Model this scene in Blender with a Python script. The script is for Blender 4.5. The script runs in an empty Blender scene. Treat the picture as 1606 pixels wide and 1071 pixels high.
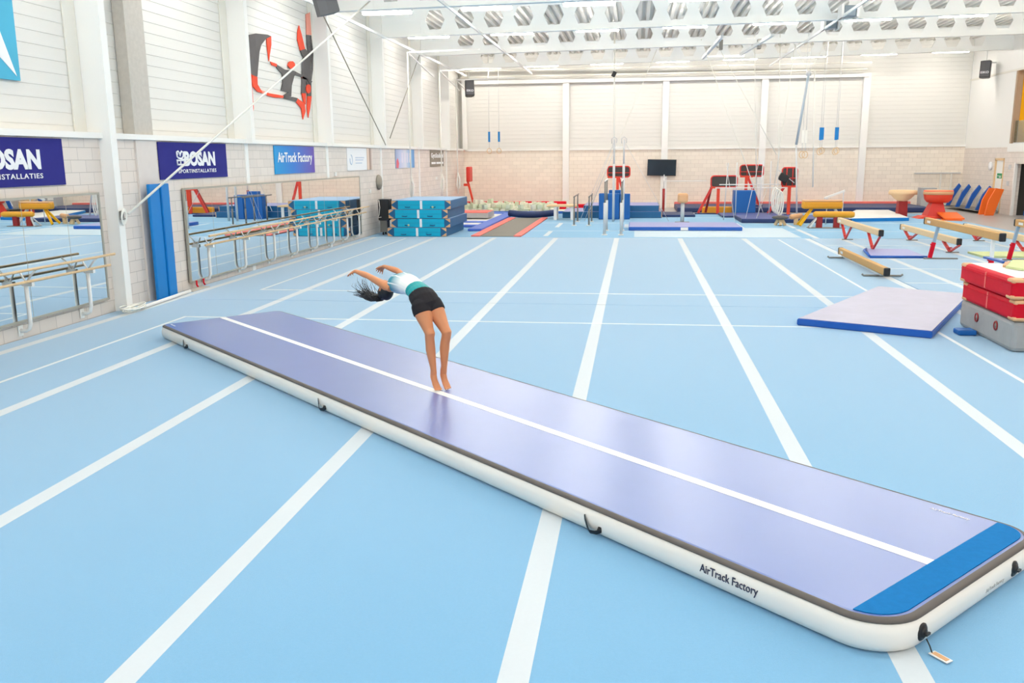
import bpy, bmesh, math, random
from mathutils import Vector, Matrix, Euler
random.seed(7)
PI = math.pi
SC = bpy.context.scene
COL = SC.collection

# ------------------------------------------------------------ camera, light, exposure
def make_camera():
    pitch, yaw, roll, f = 0.204951, 0.13795, -0.0085345, 1386.04
    fw = Vector((-math.sin(yaw)*math.cos(pitch), math.cos(yaw)*math.cos(pitch), -math.sin(pitch)))
    r = Vector((math.cos(yaw), math.sin(yaw), 0))
    u = r.cross(fw)
    r2 = math.cos(roll)*r + math.sin(roll)*u
    u2 = -math.sin(roll)*r + math.cos(roll)*u
    cam = bpy.data.cameras.new('camera'); o = bpy.data.objects.new('camera', cam); COL.objects.link(o)
    m = Matrix((r2, u2, -fw)).transposed().to_4x4(); m.translation = Vector((0, 0, 2.5782))
    o.matrix_world = m
    cam.sensor_fit = 'HORIZONTAL'; cam.sensor_width = 36.0; cam.lens = f/1606*36
    cam.clip_start = .05; cam.clip_end = 300
    SC.camera = o
make_camera()
LAMP_POWER = 50.0
WORLD_POWER = 0.6
w = bpy.data.worlds.new('front_fill'); SC.world = w; w.use_nodes = True  # soft white fill added through the open end behind the camera
w.node_tree.nodes['Background'].inputs[0].default_value = (.95, .98, 1.0, 1)
w.node_tree.nodes['Background'].inputs[1].default_value = WORLD_POWER
SC.view_settings.view_transform = 'Standard'; SC.view_settings.look = 'None'
SC.view_settings.gamma = 1; SC.view_settings.use_curve_mapping = False
SC.view_settings.exposure = 0.1
SC.cycles.use_denoising = True
SC.cycles.max_bounces = 8; SC.cycles.diffuse_bounces = 5; SC.cycles.glossy_bounces = 4
SC.cycles.transmission_bounces = 4
SC.cycles.sample_clamp_indirect = 6.0
SC.cycles.caustics_reflective = False; SC.cycles.caustics_refractive = False

# ------------------------------------------------------------ materials
def lin(c):
    return tuple(((x/255)/12.92 if x/255 <= .04045 else ((x/255+.055)/1.055)**2.4) for x in c)
def mat(name, rgb, rough=.6, spec=.4, metal=0, var=.0, vscale=8, bump=0, bscale=40, emit=None, estr=0, alpha=1, trans=0, sheen=0, coat=0):
    m = bpy.data.materials.new(name); m.use_nodes = True
    nt = m.node_tree; b = nt.nodes['Principled BSDF']
    col = lin(rgb) + (1,)
    b.inputs['Base Color'].default_value = col
    b.inputs['Roughness'].default_value = rough
    b.inputs['Specular IOR Level'].default_value = spec
    b.inputs['Metallic'].default_value = metal
    if sheen: b.inputs['Sheen Weight'].default_value = sheen; b.inputs['Sheen Roughness'].default_value = .4
    if coat: b.inputs['Coat Weight'].default_value = coat; b.inputs['Coat Roughness'].default_value = .25
    if alpha < 1: b.inputs['Alpha'].default_value = alpha
    if trans: b.inputs['Transmission Weight'].default_value = trans
    if emit: b.inputs['Emission Color'].default_value = lin(emit)+(1,); b.inputs['Emission Strength'].default_value = estr
    tc = nt.nodes.new('ShaderNodeTexCoord')
    if var or bump:
        nz = nt.nodes.new('ShaderNodeTexNoise'); nz.inputs['Scale'].default_value = vscale; nz.inputs['Detail'].default_value = 4
        nt.links.new(tc.outputs['Object'], nz.inputs['Vector'])
        if var:
            mx = nt.nodes.new('ShaderNodeMix'); mx.data_type = 'RGBA'
            mx.inputs['A'].default_value = tuple(max(0, c*(1-var)) for c in col[:3])+(1,)
            mx.inputs['B'].default_value = tuple(min(1, c*(1+var)) for c in col[:3])+(1,)
            nt.links.new(nz.outputs['Fac'], mx.inputs['Factor']); nt.links.new(mx.outputs['Result'], b.inputs['Base Color'])
        if bump:
            n2 = nt.nodes.new('ShaderNodeTexNoise'); n2.inputs['Scale'].default_value = bscale; n2.inputs['Detail'].default_value = 3
            nt.links.new(tc.outputs['Object'], n2.inputs['Vector'])
            bp = nt.nodes.new('ShaderNodeBump'); bp.inputs['Strength'].default_value = bump; bp.inputs['Distance'].default_value = .01
            nt.links.new(n2.outputs['Fac'], bp.inputs['Height']); nt.links.new(bp.outputs['Normal'], b.inputs['Normal'])
    return m
def mth(nt, op, a, b=None, c=None):
    n = nt.nodes.new('ShaderNodeMath'); n.operation = op
    for i, v in enumerate((a, b, c)):
        if v is None: continue
        if isinstance(v, (int, float)): n.inputs[i].default_value = v
        else: nt.links.new(v, n.inputs[i])
    return n.outputs[0]
def brick_mat(name, base, mortar, axis):
    m = mat(name, base, .85, .2); nt = m.node_tree; b = nt.nodes['Principled BSDF']
    tc = nt.nodes['Texture Coordinate']; sp = nt.nodes.new('ShaderNodeSeparateXYZ'); cb = nt.nodes.new('ShaderNodeCombineXYZ')
    nt.links.new(tc.outputs['Object'], sp.inputs[0])
    nt.links.new(sp.outputs[axis], cb.inputs[0]); nt.links.new(sp.outputs['Z'], cb.inputs[1])
    br = nt.nodes.new('ShaderNodeTexBrick'); nt.links.new(cb.outputs[0], br.inputs['Vector'])
    br.inputs['Scale'].default_value = 1; br.inputs['Brick Width'].default_value = .4; br.inputs['Row Height'].default_value = .2
    br.inputs['Mortar Size'].default_value = .005; br.inputs['Mortar Smooth'].default_value = .3
    c = lin(base); br.inputs['Color1'].default_value = c+(1,); br.inputs['Color2'].default_value = tuple(x*.93 for x in c)+(1,)
    br.inputs['Mortar'].default_value = lin(mortar)+(1,)
    nt.links.new(br.outputs['Color'], b.inputs['Base Color'])
    bp = nt.nodes.new('ShaderNodeBump'); bp.inputs['Strength'].default_value = .4; bp.inputs['Distance'].default_value = .01; bp.invert = True
    nt.links.new(br.outputs['Fac'], bp.inputs['Height']); nt.links.new(bp.outputs['Normal'], b.inputs['Normal'])
    return m
def gradient_mat(name, stops, axis, lo, hi, rough=.5):
    m = mat(name, (128, 128, 128), rough, .3); nt = m.node_tree; b = nt.nodes['Principled BSDF']
    sp = nt.nodes.new('ShaderNodeSeparateXYZ'); nt.links.new(nt.nodes['Texture Coordinate'].outputs['Object'], sp.inputs[0])
    v = mth(nt, 'DIVIDE', mth(nt, 'SUBTRACT', sp.outputs[axis], lo), hi-lo)
    r = nt.nodes.new('ShaderNodeValToRGB'); nt.links.new(v, r.inputs[0])
    e = r.color_ramp.elements
    while len(e) < len(stops): e.new(.5)
    for i, (p, c) in enumerate(stops): e[i].position = p; e[i].color = lin(c)+(1,)
    nt.links.new(r.outputs[0], b.inputs['Base Color'])
    return m

M = {}
M['white'] = mat('white_paint', (243, 242, 238), .5, .4)
M['panel'] = mat('white_wall_panel', (228, 226, 220), .45, .4)
M['cream'] = mat('cream_flashing', (232, 229, 219), .5, .4)
M['beam'] = mat('ceiling_beam_paint', (244, 245, 242), .5, .4)
M['deck'] = mat('ceiling_deck', (216, 214, 206), .5, .3)
M['concrete'] = mat('concrete', (196, 190, 181), .85, .2, var=.12, vscale=12, bump=.15)
M['brick_l'] = brick_mat('block_wall_left', (232, 222, 213), (192, 183, 175), 'Y')
M['brick_f'] = brick_mat('block_wall_far', (246, 236, 222), (208, 195, 180), 'X')  # same block as the left wall; difference in light put into the colour
M['carpet'] = mat('blue_carpet', (116, 174, 213), .9, .3, var=.05, vscale=60, bump=.25, bscale=260, sheen=.8)
M['carpet2'] = mat('pale_blue_carpet', (128, 180, 214), .9, .25, var=.04, vscale=60, bump=.2, bscale=260, sheen=.25)
M['tape'] = mat('white_velcro_strip', (208, 216, 222), .8, .3, var=.02, vscale=30, sheen=.5)
M['line'] = mat('white_line_paint', (226, 232, 236), .7, .3, sheen=.6)
M['hallfloor'] = mat('grey_sports_floor', (178, 172, 168), .35, .5, var=.04, vscale=3)
M['silver'] = mat('silver_metal', (206, 207, 208), .4, .5, metal=.1)
M['steel'] = mat('dark_steel', (124, 121, 116), .4, .5, metal=.2)
M['brace'] = mat('brace_steel', (150, 145, 132), .5, .4)
M['black'] = mat('black_plastic', (34, 35, 38), .45, .4)
M['screen'] = mat('dark_screen', (28, 38, 46), .15, .6)
M['speaker'] = mat('speaker_grey', (104, 104, 106), .6, .3, bump=.1, bscale=300)
M['mirror'] = mat('mirror_glass', (236, 242, 244), .004, .5, metal=1)
M['wood'] = mat('pale_wood', (226, 193, 148), .5, .4, var=.08, vscale=14)
M['beamtan'] = mat('suede_beam_cover', (206, 160, 104), .75, .2, var=.1, vscale=30, bump=.1)
M['beampale'] = mat('pale_beam_cover', (232, 200, 158), .75, .2, var=.06, vscale=30)
M['red'] = mat('red_frame_paint', (214, 58, 50), .4, .4)
M['redmat'] = mat('red_vinyl', (210, 18, 42), .6, .15, var=.08, vscale=9, bump=.2, bscale=12)
M['orange'] = mat('orange_vinyl', (242, 112, 36), .5, .4)
M['redorange'] = mat('red_orange_paint', (226, 70, 44), .45, .4)
M['salmon'] = mat('faded_red_pad', (236, 120, 110), .6, .3)
M['navy'] = mat('navy_vinyl', (34, 54, 100), .5, .4)
M['blue'] = mat('blue_vinyl', (20, 96, 170), .5, .4, bump=.1, bscale=20)
M['padblue'] = mat('bright_blue_pad', (0, 122, 196), .5, .4)
M['royal'] = mat('royal_blue_vinyl', (22, 88, 176), .45, .45)
M['periw'] = mat('periwinkle_mat_top', (150, 152, 204), .4, .5)
M['whitevinyl'] = mat('white_vinyl', (236, 234, 230), .5, .4)
M['greymat'] = mat('grey_canvas', (170, 168, 166), .8, .2, var=.08, vscale=8, bump=.5, bscale=7)
M['turq'] = mat('turquoise_vinyl', (0, 172, 206), .5, .4)
M['dteal'] = mat('dark_blue_mat_side', (32, 96, 140), .5, .4, bump=.1, bscale=14)
M['darkblue'] = mat('dark_blue_corner', (20, 66, 118), .5, .4)
M['tan'] = mat('tan_leather', (222, 172, 128), .6, .3)
M['lightblue'] = mat('light_blue_top', (150, 186, 222), .5, .5)
M['purpleb'] = mat('banner_violet', (50, 50, 128), .8, .12, var=.04, vscale=5)
M['bannerwhite'] = mat('banner_white', (242, 243, 245), .5, .3)
M['bannergrey'] = mat('banner_grey', (140, 130, 116), .5, .3)
M['palegreen'] = mat('pale_green_foam', (206, 214, 160), .85, .2)
M['foamcube'] = mat('cream_foam', (232, 230, 212), .9, .1)
M['foamcube2'] = mat('light_green_foam', (210, 218, 192), .9, .1)
M['yellow'] = mat('yellow_leather', (226, 158, 40), .5, .4, var=.06)
M['yellowpaint'] = mat('yellow_paint', (246, 178, 0), .5, .4)
M['darkred'] = mat('dark_red_paint', (150, 34, 34), .45, .4)
M['charcoal'] = mat('charcoal_net', (78, 74, 72), .8, .2, var=.2, vscale=50)
M['bed'] = mat('grey_tumbling_bed', (136, 132, 124), .8, .2, var=.06, vscale=10)
M['plywood'] = mat('brown_panel', (176, 150, 124), .6, .3, var=.05)
M['darkvoid'] = mat('dark_storage_wall', (72, 70, 66), .8, .2)
M['glass'] = mat('balcony_glass', (214, 232, 214), .05, .5, trans=.92)
M['green'] = mat('green_sign', (40, 150, 96), .5, .3)
M['rope'] = mat('white_rope', (240, 238, 230), .8, .2)
M['lamp'] = mat('lamp_tube', (255, 255, 255), .5, .2, emit=(255, 250, 242), estr=LAMP_POWER)
M['muralblack'] = mat('mural_charcoal', (88, 84, 84), .6, .3, var=.4, vscale=3)
M['muralred'] = mat('mural_vermilion', (240, 70, 34), .6, .3, var=.1, vscale=5)
M['muralpink'] = mat('mural_faded_red', (246, 160, 140), .6, .3)
M['aqua'] = mat('banner_aqua', (66, 172, 206), .5, .3, var=.06, vscale=2)
M['airtop'] = mat('airtrack_top', (84, 108, 174), .36, .85, var=.04, vscale=3, coat=.5)
M['airside'] = mat('airtrack_side', (246, 240, 231), .45, .5, bump=.12, bscale=5)
M['piping'] = mat('grey_piping', (98, 92, 88), .6, .3)
M['velcro'] = mat('blue_velcro', (14, 112, 176), .9, .2, var=.12, vscale=25, bump=.2, bscale=150)
M['stripe'] = mat('white_stripe', (246, 243, 240), .4, .5)
M['ink'] = mat('dark_print', (66, 68, 88), .6, .3)
M['skin'] = mat('skin', (212, 140, 96), .5, .4, var=.06, vscale=9)
M['hair'] = mat('black_hair', (20, 18, 22), .45, .5)
M['shorts'] = mat('black_shorts', (38, 36, 40), .75, .2, var=.1, vscale=20, bump=.2, bscale=30)
M['nail'] = mat('white_nail', (250, 244, 240), .3, .5)

# ------------------------------------------------------------ mesh building
def basis(x, y, z, o=(0, 0, 0)):
    m = Matrix((Vector(x), Vector(y), Vector(z))).transposed().to_4x4(); m.translation = Vector(o); return m
def wpos(o):
    p = Vector((0, 0, 0))
    while o is not None: p += o.location; o = o.parent
    return p
class MB:
    def __init__(s): s.bm = bmesh.new()
    def _merge(s, t, M_=None, mi=0):
        if M_ is not None: bmesh.ops.transform(t, matrix=M_, verts=t.verts)
        vm = {}
        for v in t.verts: vm[v] = s.bm.verts.new(v.co)
        for f in t.faces:
            try:
                nf = s.bm.faces.new([vm[v] for v in f.verts]); nf.material_index = mi; nf.smooth = f.smooth
            except ValueError: pass
        t.free(); return s
    def box(s, c, sz, rot=None, bev=0, mi=0, seg=2):
        t = bmesh.new(); bmesh.ops.create_cube(t, size=1)
        bmesh.ops.scale(t, vec=Vector(sz), verts=t.verts)
        if bev: bmesh.ops.bevel(t, geom=t.edges[:], offset=bev, segments=seg, affect='EDGES', profile=.5)
        m = Matrix.Translation(Vector(c)) @ (rot.to_4x4() if rot else Matrix.Identity(4))
        return s._merge(t, m, mi)
    def bx(s, x0, x1, y0, y1, z0, z1, bev=0, mi=0):
        return s.box(((x0+x1)/2, (y0+y1)/2, (z0+z1)/2), (abs(x1-x0), abs(y1-y0), abs(z1-z0)), None, bev, mi)
    def loft(s, rings, cap=True, closed=False, smooth=True, mi=0):
        vs = [[s.bm.verts.new(p) for p in r] for r in rings]
        n = len(rings[0]); R = len(rings)
        for i in range(R if closed else R-1):
            a, b = vs[i], vs[(i+1) % R]
            for j in range(n):
                f = s.bm.faces.new((a[j], a[(j+1) % n], b[(j+1) % n], b[j])); f.smooth = smooth; f.material_index = mi
        if cap and not closed:
            f = s.bm.faces.new(vs[0][::-1]); f.material_index = mi
            f = s.bm.faces.new(vs[-1]); f.material_index = mi
        return s
    def tube(s, pts, r, n=8, r2=None, closed=False, up=None, mi=0, flat=1.0, smooth=True):
        pts = [Vector(p) for p in pts]; R = []
        N = len(pts); rs = r if isinstance(r, (list, tuple)) else [r+(r2-r)*i/(N-1) if r2 is not None else r for i in range(N)]
        prev = None
        for i, p in enumerate(pts):
            if closed: t = pts[(i+1) % N]-pts[i-1]
            else: t = pts[min(i+1, N-1)]-pts[max(i-1, 0)]
            t.normalize()
            if prev is None:
                u = Vector(up) if up else (Vector((0, 0, 1)) if abs(t.z) < .9 else Vector((1, 0, 0)))
            else: u = prev
            u = (u-t*u.dot(t)).normalized(); v = t.cross(u); prev = u
            ra = rs[i]; ra = ra if isinstance(ra, (list, tuple)) else (ra, ra*flat)
            R.append([p+u*ra[0]*math.cos(2*PI*k/n)+v*ra[1]*math.sin(2*PI*k/n) for k in range(n)])
        return s.loft(R, not closed, closed, smooth, mi)
    def cyl(s, p0, p1, r, r2=None, n=14, mi=0): return s.tube([p0, p1], r, n, r2, mi=mi)
    def bar(s, p0, p1, w_, h, up=(0, 0, 1), mi=0):
        p0, p1 = Vector(p0), Vector(p1); t = (p1-p0).normalized(); u = Vector(up); u = (u-t*u.dot(t)).normalized(); v = t.cross(u)
        R = [[p+v*w_/2*a+u*h/2*b for a, b in ((-1, -1), (1, -1), (1, 1), (-1, 1))] for p in (p0, p1)]
        return s.loft(R, True, False, False, mi)
    def prism(s, pts, h, M_=None, mi=0):
        t = bmesh.new(); a = [t.verts.new((x, y, 0)) for x, y in pts]; b = [t.verts.new((x, y, h)) for x, y in pts]
        n = len(pts); t.faces.new(a[::-1]); t.faces.new(b)
        for i in range(n): t.faces.new((a[i], a[(i+1) % n], b[(i+1) % n], b[i]))
        bmesh.ops.recalc_face_normals(t, faces=t.faces)
        return s._merge(t, M_, mi)
    def lathe(s, prof, n=24, M_=None, mi=0):
        t = MB(); t.loft([[Vector((r*math.cos(2*PI*k/n), r*math.sin(2*PI*k/n), z)) for k in range(n)] for r, z in prof], mi=0)
        return s._merge(t.bm, M_, mi)
    def ball(s, c, r, M_=None, mi=0, n=16):
        t = bmesh.new(); bmesh.ops.create_uvsphere(t, u_segments=n, v_segments=max(6, n//2+2), radius=1)
        for f in t.faces: f.smooth = True
        rr = r if isinstance(r, (list, tuple)) else (r, r, r)
        m = Matrix.Translation(Vector(c)) @ (M_.to_4x4() if M_ else Matrix.Identity(4)) @ Matrix.Diagonal((*rr, 1))
        return s._merge(t, m, mi)
    def text(s, body, M_, height, width=None, depth=.004, bold=0, mi=0, spacing=1.0):
        c = bpy.data.curves.new('t', 'FONT'); c.body = body; c.extrude = .001; c.offset = bold; c.resolution_u = 3; c.space_character = spacing
        o = bpy.data.objects.new('t', c); COL.objects.link(o)
        dg = bpy.context.evaluated_depsgraph_get(); me = bpy.data.meshes.new_from_object(o.evaluated_get(dg))
        bpy.data.objects.remove(o); bpy.data.curves.remove(c)
        xs = [v.co.x for v in me.vertices]; ys = [v.co.y for v in me.vertices]
        w0, h0 = max(xs)-min(xs), max(ys)-min(ys)
        sy = height/h0; sx = (width/w0) if width else sy
        t = bmesh.new(); t.from_mesh(me); bpy.data.meshes.remove(me)
        for v in t.verts: v.co = Vector(((v.co.x-(max(xs)+min(xs))/2)*sx, (v.co.y-(max(ys)+min(ys))/2)*sy, (v.co.z+.001)*depth/.002))
        return s._merge(t, M_, mi)
    def build(s, name, m, parent=None, smooth=False, at=None, fix=True):
        if fix: bmesh.ops.recalc_face_normals(s.bm, faces=s.bm.faces)
        if smooth:
            for f in s.bm.faces: f.smooth = True
        org = wpos(parent) if parent is not None else (Vector(at) if at is not None else Vector((0, 0, 0)))
        if org.length: bmesh.ops.translate(s.bm, verts=s.bm.verts, vec=-org)
        me = bpy.data.meshes.new(name); s.bm.to_mesh(me); s.bm.free()
        for x in (m if isinstance(m, (list, tuple)) else [m]): me.materials.append(M[x] if isinstance(x, str) else x)
        o = bpy.data.objects.new(name, me); COL.objects.link(o)
        if parent is not None: o.parent = parent
        elif at is not None: o.location = Vector(at)
        return o
def tag(o, label, cat, group=None, kind=None):
    o['label'] = label; o['category'] = cat
    if group: o['group'] = group
    if kind: o['kind'] = kind
    return o
def thing(name, label, cat, loc=(0, 0, 0), group=None):
    o = bpy.data.objects.new(name, None); COL.objects.link(o); o.location = Vector(loc); o.empty_display_size = .1
    return tag(o, label, cat, group)
def struct(o): o['kind'] = 'structure'; return o
def dup(root, loc=None, label=None, group=None, rotz=None):
    def cp(o, par):
        c = o.copy(); COL.objects.link(c); c.parent = par
        for ch in kids.get(o.name, []): cp(ch, c)
        return c
    kids = {}
    def walk(o):
        kids[o.name] = list(o.children)
        for ch in o.children: walk(ch)
    walk(root)
    r = cp(root, None)
    if loc is not None: r.location = Vector(loc)
    if label: r['label'] = label
    if group: r['group'] = group
    if rotz is not None: r.rotation_euler = (0, 0, rotz)
    return r
LW = basis((0, 1, 0), (0, 0, 1), (1, 0, 0))       # drawing plane on the left wall
def on_left(y, z, x=-8.97): m = LW.copy(); m.translation = Vector((x, y, z)); return m
FW = basis((1, 0, 0), (0, 0, 1), (0, -1, 0))      # drawing plane facing the camera
def on_far(x, z, y): m = FW.copy(); m.translation = Vector((x, y, z)); return m

# ------------------------------------------------------------ room
XL, XR, YF, YB = -9.0, 16.0, 47.0, -8.0
ZB, ZT = 2.96, 8.4
struct(MB().bx(XL-.3, XR+8, YB, YF+.3, -.3, -.03).build('floor', 'hallfloor'))
struct(MB().bx(XL-.25, XL, YB, YF+.25, -.03, ZB).build('wall_left', 'brick_l'))
struct(MB().bx(XL, XR, YF, YF+.25, -.03, ZB).build('wall_far', 'brick_f'))
def ribbed(length, z0, z1, M_):
    # horizontal trays with a narrow groove every 0.3 m; profile in (depth, z)
    pr = []; z = z0
    while z < z1:
        pr += [(0, z), (0, z+.176), (-.010, z+.18), (-.010, z+.196)]; z += .2
    pts = [(-.15, z0)]+pr+[(-.15, z)]
    mb = MB(); mb.prism(pts, length, M_); return mb
struct(ribbed(YF-YB, ZB, ZT, basis((1, 0, 0), (0, 0, 1), (0, 1, 0), (XL-.22, YB, 0))).build('wall_left_upper', 'panel'))
struct(ribbed(XR-XL+.3, ZB, ZT, basis((0, -1, 0), (0, 0, 1), (1, 0, 0), (XL-.3, YF+.02, 0))).build('wall_far_upper', 'panel'))
def zbot(x): return 6.69+.0115*(x+9)
# right wall: block work below, smooth panels above, doorway, storage opening and balcony
mb = MB()
mb.bx(XR, XR+.25, 43.05, YF, -.03, 2.85); mb.bx(XR, XR+.25, 40.9, 42.05, -.03, 2.85)
mb.bx(XR, XR+.25, 42.05, 43.05, 2.35, 2.85); mb.bx(XR, XR+.25, 38.4, 40.9, 2.15, 2.65); mb.bx(XR, XR+.25, YB, 38.4, -.03, 2.65)
struct(mb.build('wall_right', 'brick_l'))
mb = MB(); mb.bx(XR, XR+.25, 41.75, YF, 2.85, 8.4); mb.bx(XR, XR+.25, YB, 41.75, 6.1, 8.4)
mb.bx(XR-.02, XR+.27, YB, 41.85, 2.652, 3.002)
struct(mb.build('wall_right_upper', 'white'))
struct(MB().bx(XR-.03, XR+.28, YB, YF, 6.02, 6.1).build('trim_1', 'cream'))
mb = MB(); mb.bx(XR+.25, XR+3.2, YB, 41.75, 2.8, 3.0); struct(mb.build('floor_balcony', 'white'))
mb = MB(); mb.bx(XR+2.2, XR+2.3, YB, 41.6, 3.0, 6.2); mb.bx(XR+.26, XR+2.3, 41.6, 41.74, 3.0, 6.1); struct(mb.build('wall_balcony', 'yellowpaint'))
struct(MB().bx(XR+.01, XR+.25, 41.6, 41.76, 3.0, 6.1).build('wall_balcony_end', 'plywood'))
mb = MB(); mb.bx(XR+.25, XR+5, 41.0, 41.1, -.03, 2.8); mb.bx(XR+5, XR+5.1, 30, 41.1, -.03, 2.8); mb.bx(XR+.25, XR+5, 30, 30.1, -.03, 2.8); mb.bx(XR+.25, XR+5.1, 30, 41.1, 2.72, 2.8)
struct(mb.build('wall_storage', 'darkvoid'))
t = thing('glass_railing', 'clear glass balcony railing in front of the yellow wall', 'railing', (XR+.12, 38, 3.0))
MB().bx(XR+.11, XR+.125, 30, 41.7, 3.02, 3.95).build('glass_pane', 'glass', t)
MB().bx(XR+.09, XR+.15, 30, 41.7, 3.0, 3.04).build('base_rail', 'silver', t)
# ceiling deck with ribs running away from the camera
pts = []; x = XL-.3
while x < XR+.6:
    for dx, dz in ((0, .0), (.11, .0), (.15, .13), (.26, .13)):
        pts.append((x+dx, zbot(x+dx)+.98+dz))
    x += .3
pts += [(x, 8.6), (XL-.3, 8.6)]
struct(MB().prism(pts, YF-YB+.3, basis((1, 0, 0), (0, 0, 1), (0, -1, 0), (0, YF+.3, 0))).build('ceiling', 'deck'))
# white rail on top of the block work
struct(MB().bx(XL-.24, XL+.07, YB, YF, 2.955, 3.05).build('trim_2', 'white'))
struct(MB().bx(XL, XR, YF-.07, YF+.01, 2.93, 3.01).build('trim_3', 'white'))
# wall columns
CY = [-2.5, 3.1, 8.7, 14.32, 20.0, 25.55, 31.2, 36.9, 42.4]
cols = []
for y in CY:
    mb = MB(); mb.bx(XL-.2, XL+.22, y-.09, y+.09, (-.03 if abs(y-14.32) < .1 else 2.95), 8.1); mb.bx(XL-.0, XL+.03, y-.08, y+.08, -.03, 3)
    cols.append(struct(mb.build('trim_column', 'white')))
    mb = MB(); mb.bx(XL-.215, XL-.19, y-.42, y-.1, 3.05, 8.1); struct(mb.build('trim_flashing', 'cream'))
for x in (-3.6, 1.45, 6.3, 11.15):
    struct(MB().bx(x-.16, x+.16, YF-.2, YF, -.03, 6.5).build('trim_column', 'white'))
struct(MB().bx(XL, XL+.22, YF-.35, YF, 3.0, 7.5).build('trim_column', 'white'))
# concrete pier on the left wall
struct(MB().bx(XL-.21, XL+.01, 15.35, 15.97, 3.05, 8.2).build('trim_pier', 'concrete'))
struct(MB().bx(XL-.02, XL+.04, 15.3, 15.98, -.03, 2.95).build('trim_pier', mat('pale_concrete', (222, 214, 208), .8, .2, var=.04)))
# rails above the far wall
mb = MB(); mb.bx(XL, 11.2, YF-.28, YF-.02, 6.3, 6.5); struct(mb.build('trim_4', 'white'))
mb = MB(); mb.cyl((XL, YF-.6, 6.62), (11, YF-.6, 6.62), .05); mb.cyl((XL, YF-1.0, 6.9), (11.1, YF-1.0, 6.9), .04)
struct(mb.build('trim_5', 'cream'))
# cellular roof beams
def roof_beam(y):
    x0, x1, p = XL, XR, 1.02
    mb = MB(); bm = mb.bm
    xs = [-6.9+p*k for k in range(0, 22)]
    def q(*P): 
        bm.faces.new([bm.verts.new((a, y, zbot(a)+b)) for a, b in P])
    H = .98
    q((x0, 0), (xs[0]-p/2, 0), (xs[0]-p/2, H), (x0, H)); q((xs[-1]+p/2, 0), (x1, 0), (x1, H), (xs[-1]+p/2, H))
    for c in xs:
        l, r = c-p/2, c+p/2; zc = .5
        L, R_, TL, TR, BL, BR = (c-.34, zc), (c+.34, zc), (c-.19, zc+.32), (c+.19, zc+.32), (c-.19, zc-.32), (c+.19, zc-.32)
        q((l, H), (r, H), TR, TL); q((l, 0), (r, 0), BR, BL)
        q((l, 0), BL, L, (l, zc)); q((l, zc), L, TL, (l, H)); q((r, 0), BR, R_, (r, zc)); q((r, zc), R_, TR, (r, H))
    bmesh.ops.remove_doubles(bm, verts=bm.verts, dist=.001)
    bmesh.ops.recalc_face_normals(bm, faces=bm.faces)
    r = bmesh.ops.solidify(bm, geom=bm.faces[:], thickness=.02)
    for z in (-.01, H):
        mb.bar((x0, y, zbot(x0)+z), (x1, y, zbot(x1)+z), .24, .025)
    return struct(mb.build('trim_roof_beam', 'beam'))
first = None
for y in CY[1:]:
    if first is None: first = roof_beam(y); y0 = y
    else:
        o = first.copy(); COL.objects.link(o); o.location.y = y-y0
# longitudinal rails under the roof
for (x, z, wd) in ((-5.25, 6.7, .045), (6.35, 6.84, .05), (-8.6, 6.66, .05)):
    struct(MB().bar((x, 20, z), (x, 46, z), wd, .08).build('trim_rail', 'beam'))

# ------------------------------------------------------------ ceiling lamps
root = thing('ceiling_lamp', '', 'lamp', (.87+.8, 28.3, 7.15), 'long white ceiling lamps')
MB().bx(.87, 2.47, 28.22, 28.38, 7.18, 7.26, bev=.01).build('housing', 'white', root)
MB().bx(.89, 2.45, 28.20, 28.40, 7.10, 7.185, bev=.03).build('tube', 'lamp', root)
rows = {46.0: 'along the far wall', 38.9: 'in the second row from the far wall', 34.0: 'in the third row from the far wall', 28.3: 'in the row at the top of the picture'}
ords = {-3: 'first', -2: 'second', -1: 'third', 0: 'fourth', 1: 'fifth', 2: 'sixth', 3: 'seventh', 4: 'eighth'}
fl = True
for y in (46.0, 38.9, 34.0, 28.3, 22.6, 17.0, 11.4, 5.8, .2, -5.4):
    for k in range(-3, 5):
        if y in rows: lab = f'white ceiling lamp {rows[y]}, {ords[k]} from left'
        else: lab = 'long white ceiling lamp overhead, nearer than the picture shows'
        p = (1.67+3.15*k, y-(1.1 if y == 46.0 else 0), 7.15-(.1 if y == 46.0 else 0)+.0115*3.15*k)
        if y == 28.3 and k == 0: root['label'] = lab; continue
        dup(root, p, lab)

# ------------------------------------------------------------ carpets with white strips
LX = {'outer': -8.62, 'a': -6.55, 'b': -4.56, 'c': -2.53, 'd': -.56, 'e': 1.45, 'f': 3.45, 'g': 5.4}
def strip(name, x0, x1, y0, y1, par): return MB().bx(x0, x1, y0, y1, -.002, .0008 if name == 'white_strip' else (.0012 if x1-x0 < 1 else .0016)).build(name, 'line' if name == 'thin_line' else 'tape', par)
def floor_carpet(name, label, x0, x1, y0, y1, m='carpet'):
    t = thing(name, label, 'carpet', ((x0+x1)/2, (y0+y1)/2, -.03))
    MB().bx(x0, x1, y0, y1, -.03, 0).build('carpet', m, t)
    return t
nc = floor_carpet('gym_carpet', 'large light blue sprung floor carpet with white strips under the inflatable track', -8.98, 5.5, -8, 15.63)
fc = floor_carpet('gym_carpet', 'light blue sprung floor carpet beyond the gymnast, before the far apparatus', -8.98, 5.5, 15.645, 29.0)
for x in LX.values():
    strip('white_strip', x-.08, x+.08, -8, 15.63, nc); strip('white_strip', x-.08, x+.08, 15.645, 28.95, fc)
for x in (-7.48, 4.48):
    strip('thin_line', x-.03, x+.03, -8, 13.82, nc); strip('thin_line', x-.03, x+.03, 16.9, 28.6, fc)
strip('thin_line', -7.51, 4.51, 13.77, 13.835, nc); strip('thin_line', -7.51, 4.51, 16.89, 16.965, fc)
strip('thin_line', -8.98, 5.5, 28.92, 28.97, fc)
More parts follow.
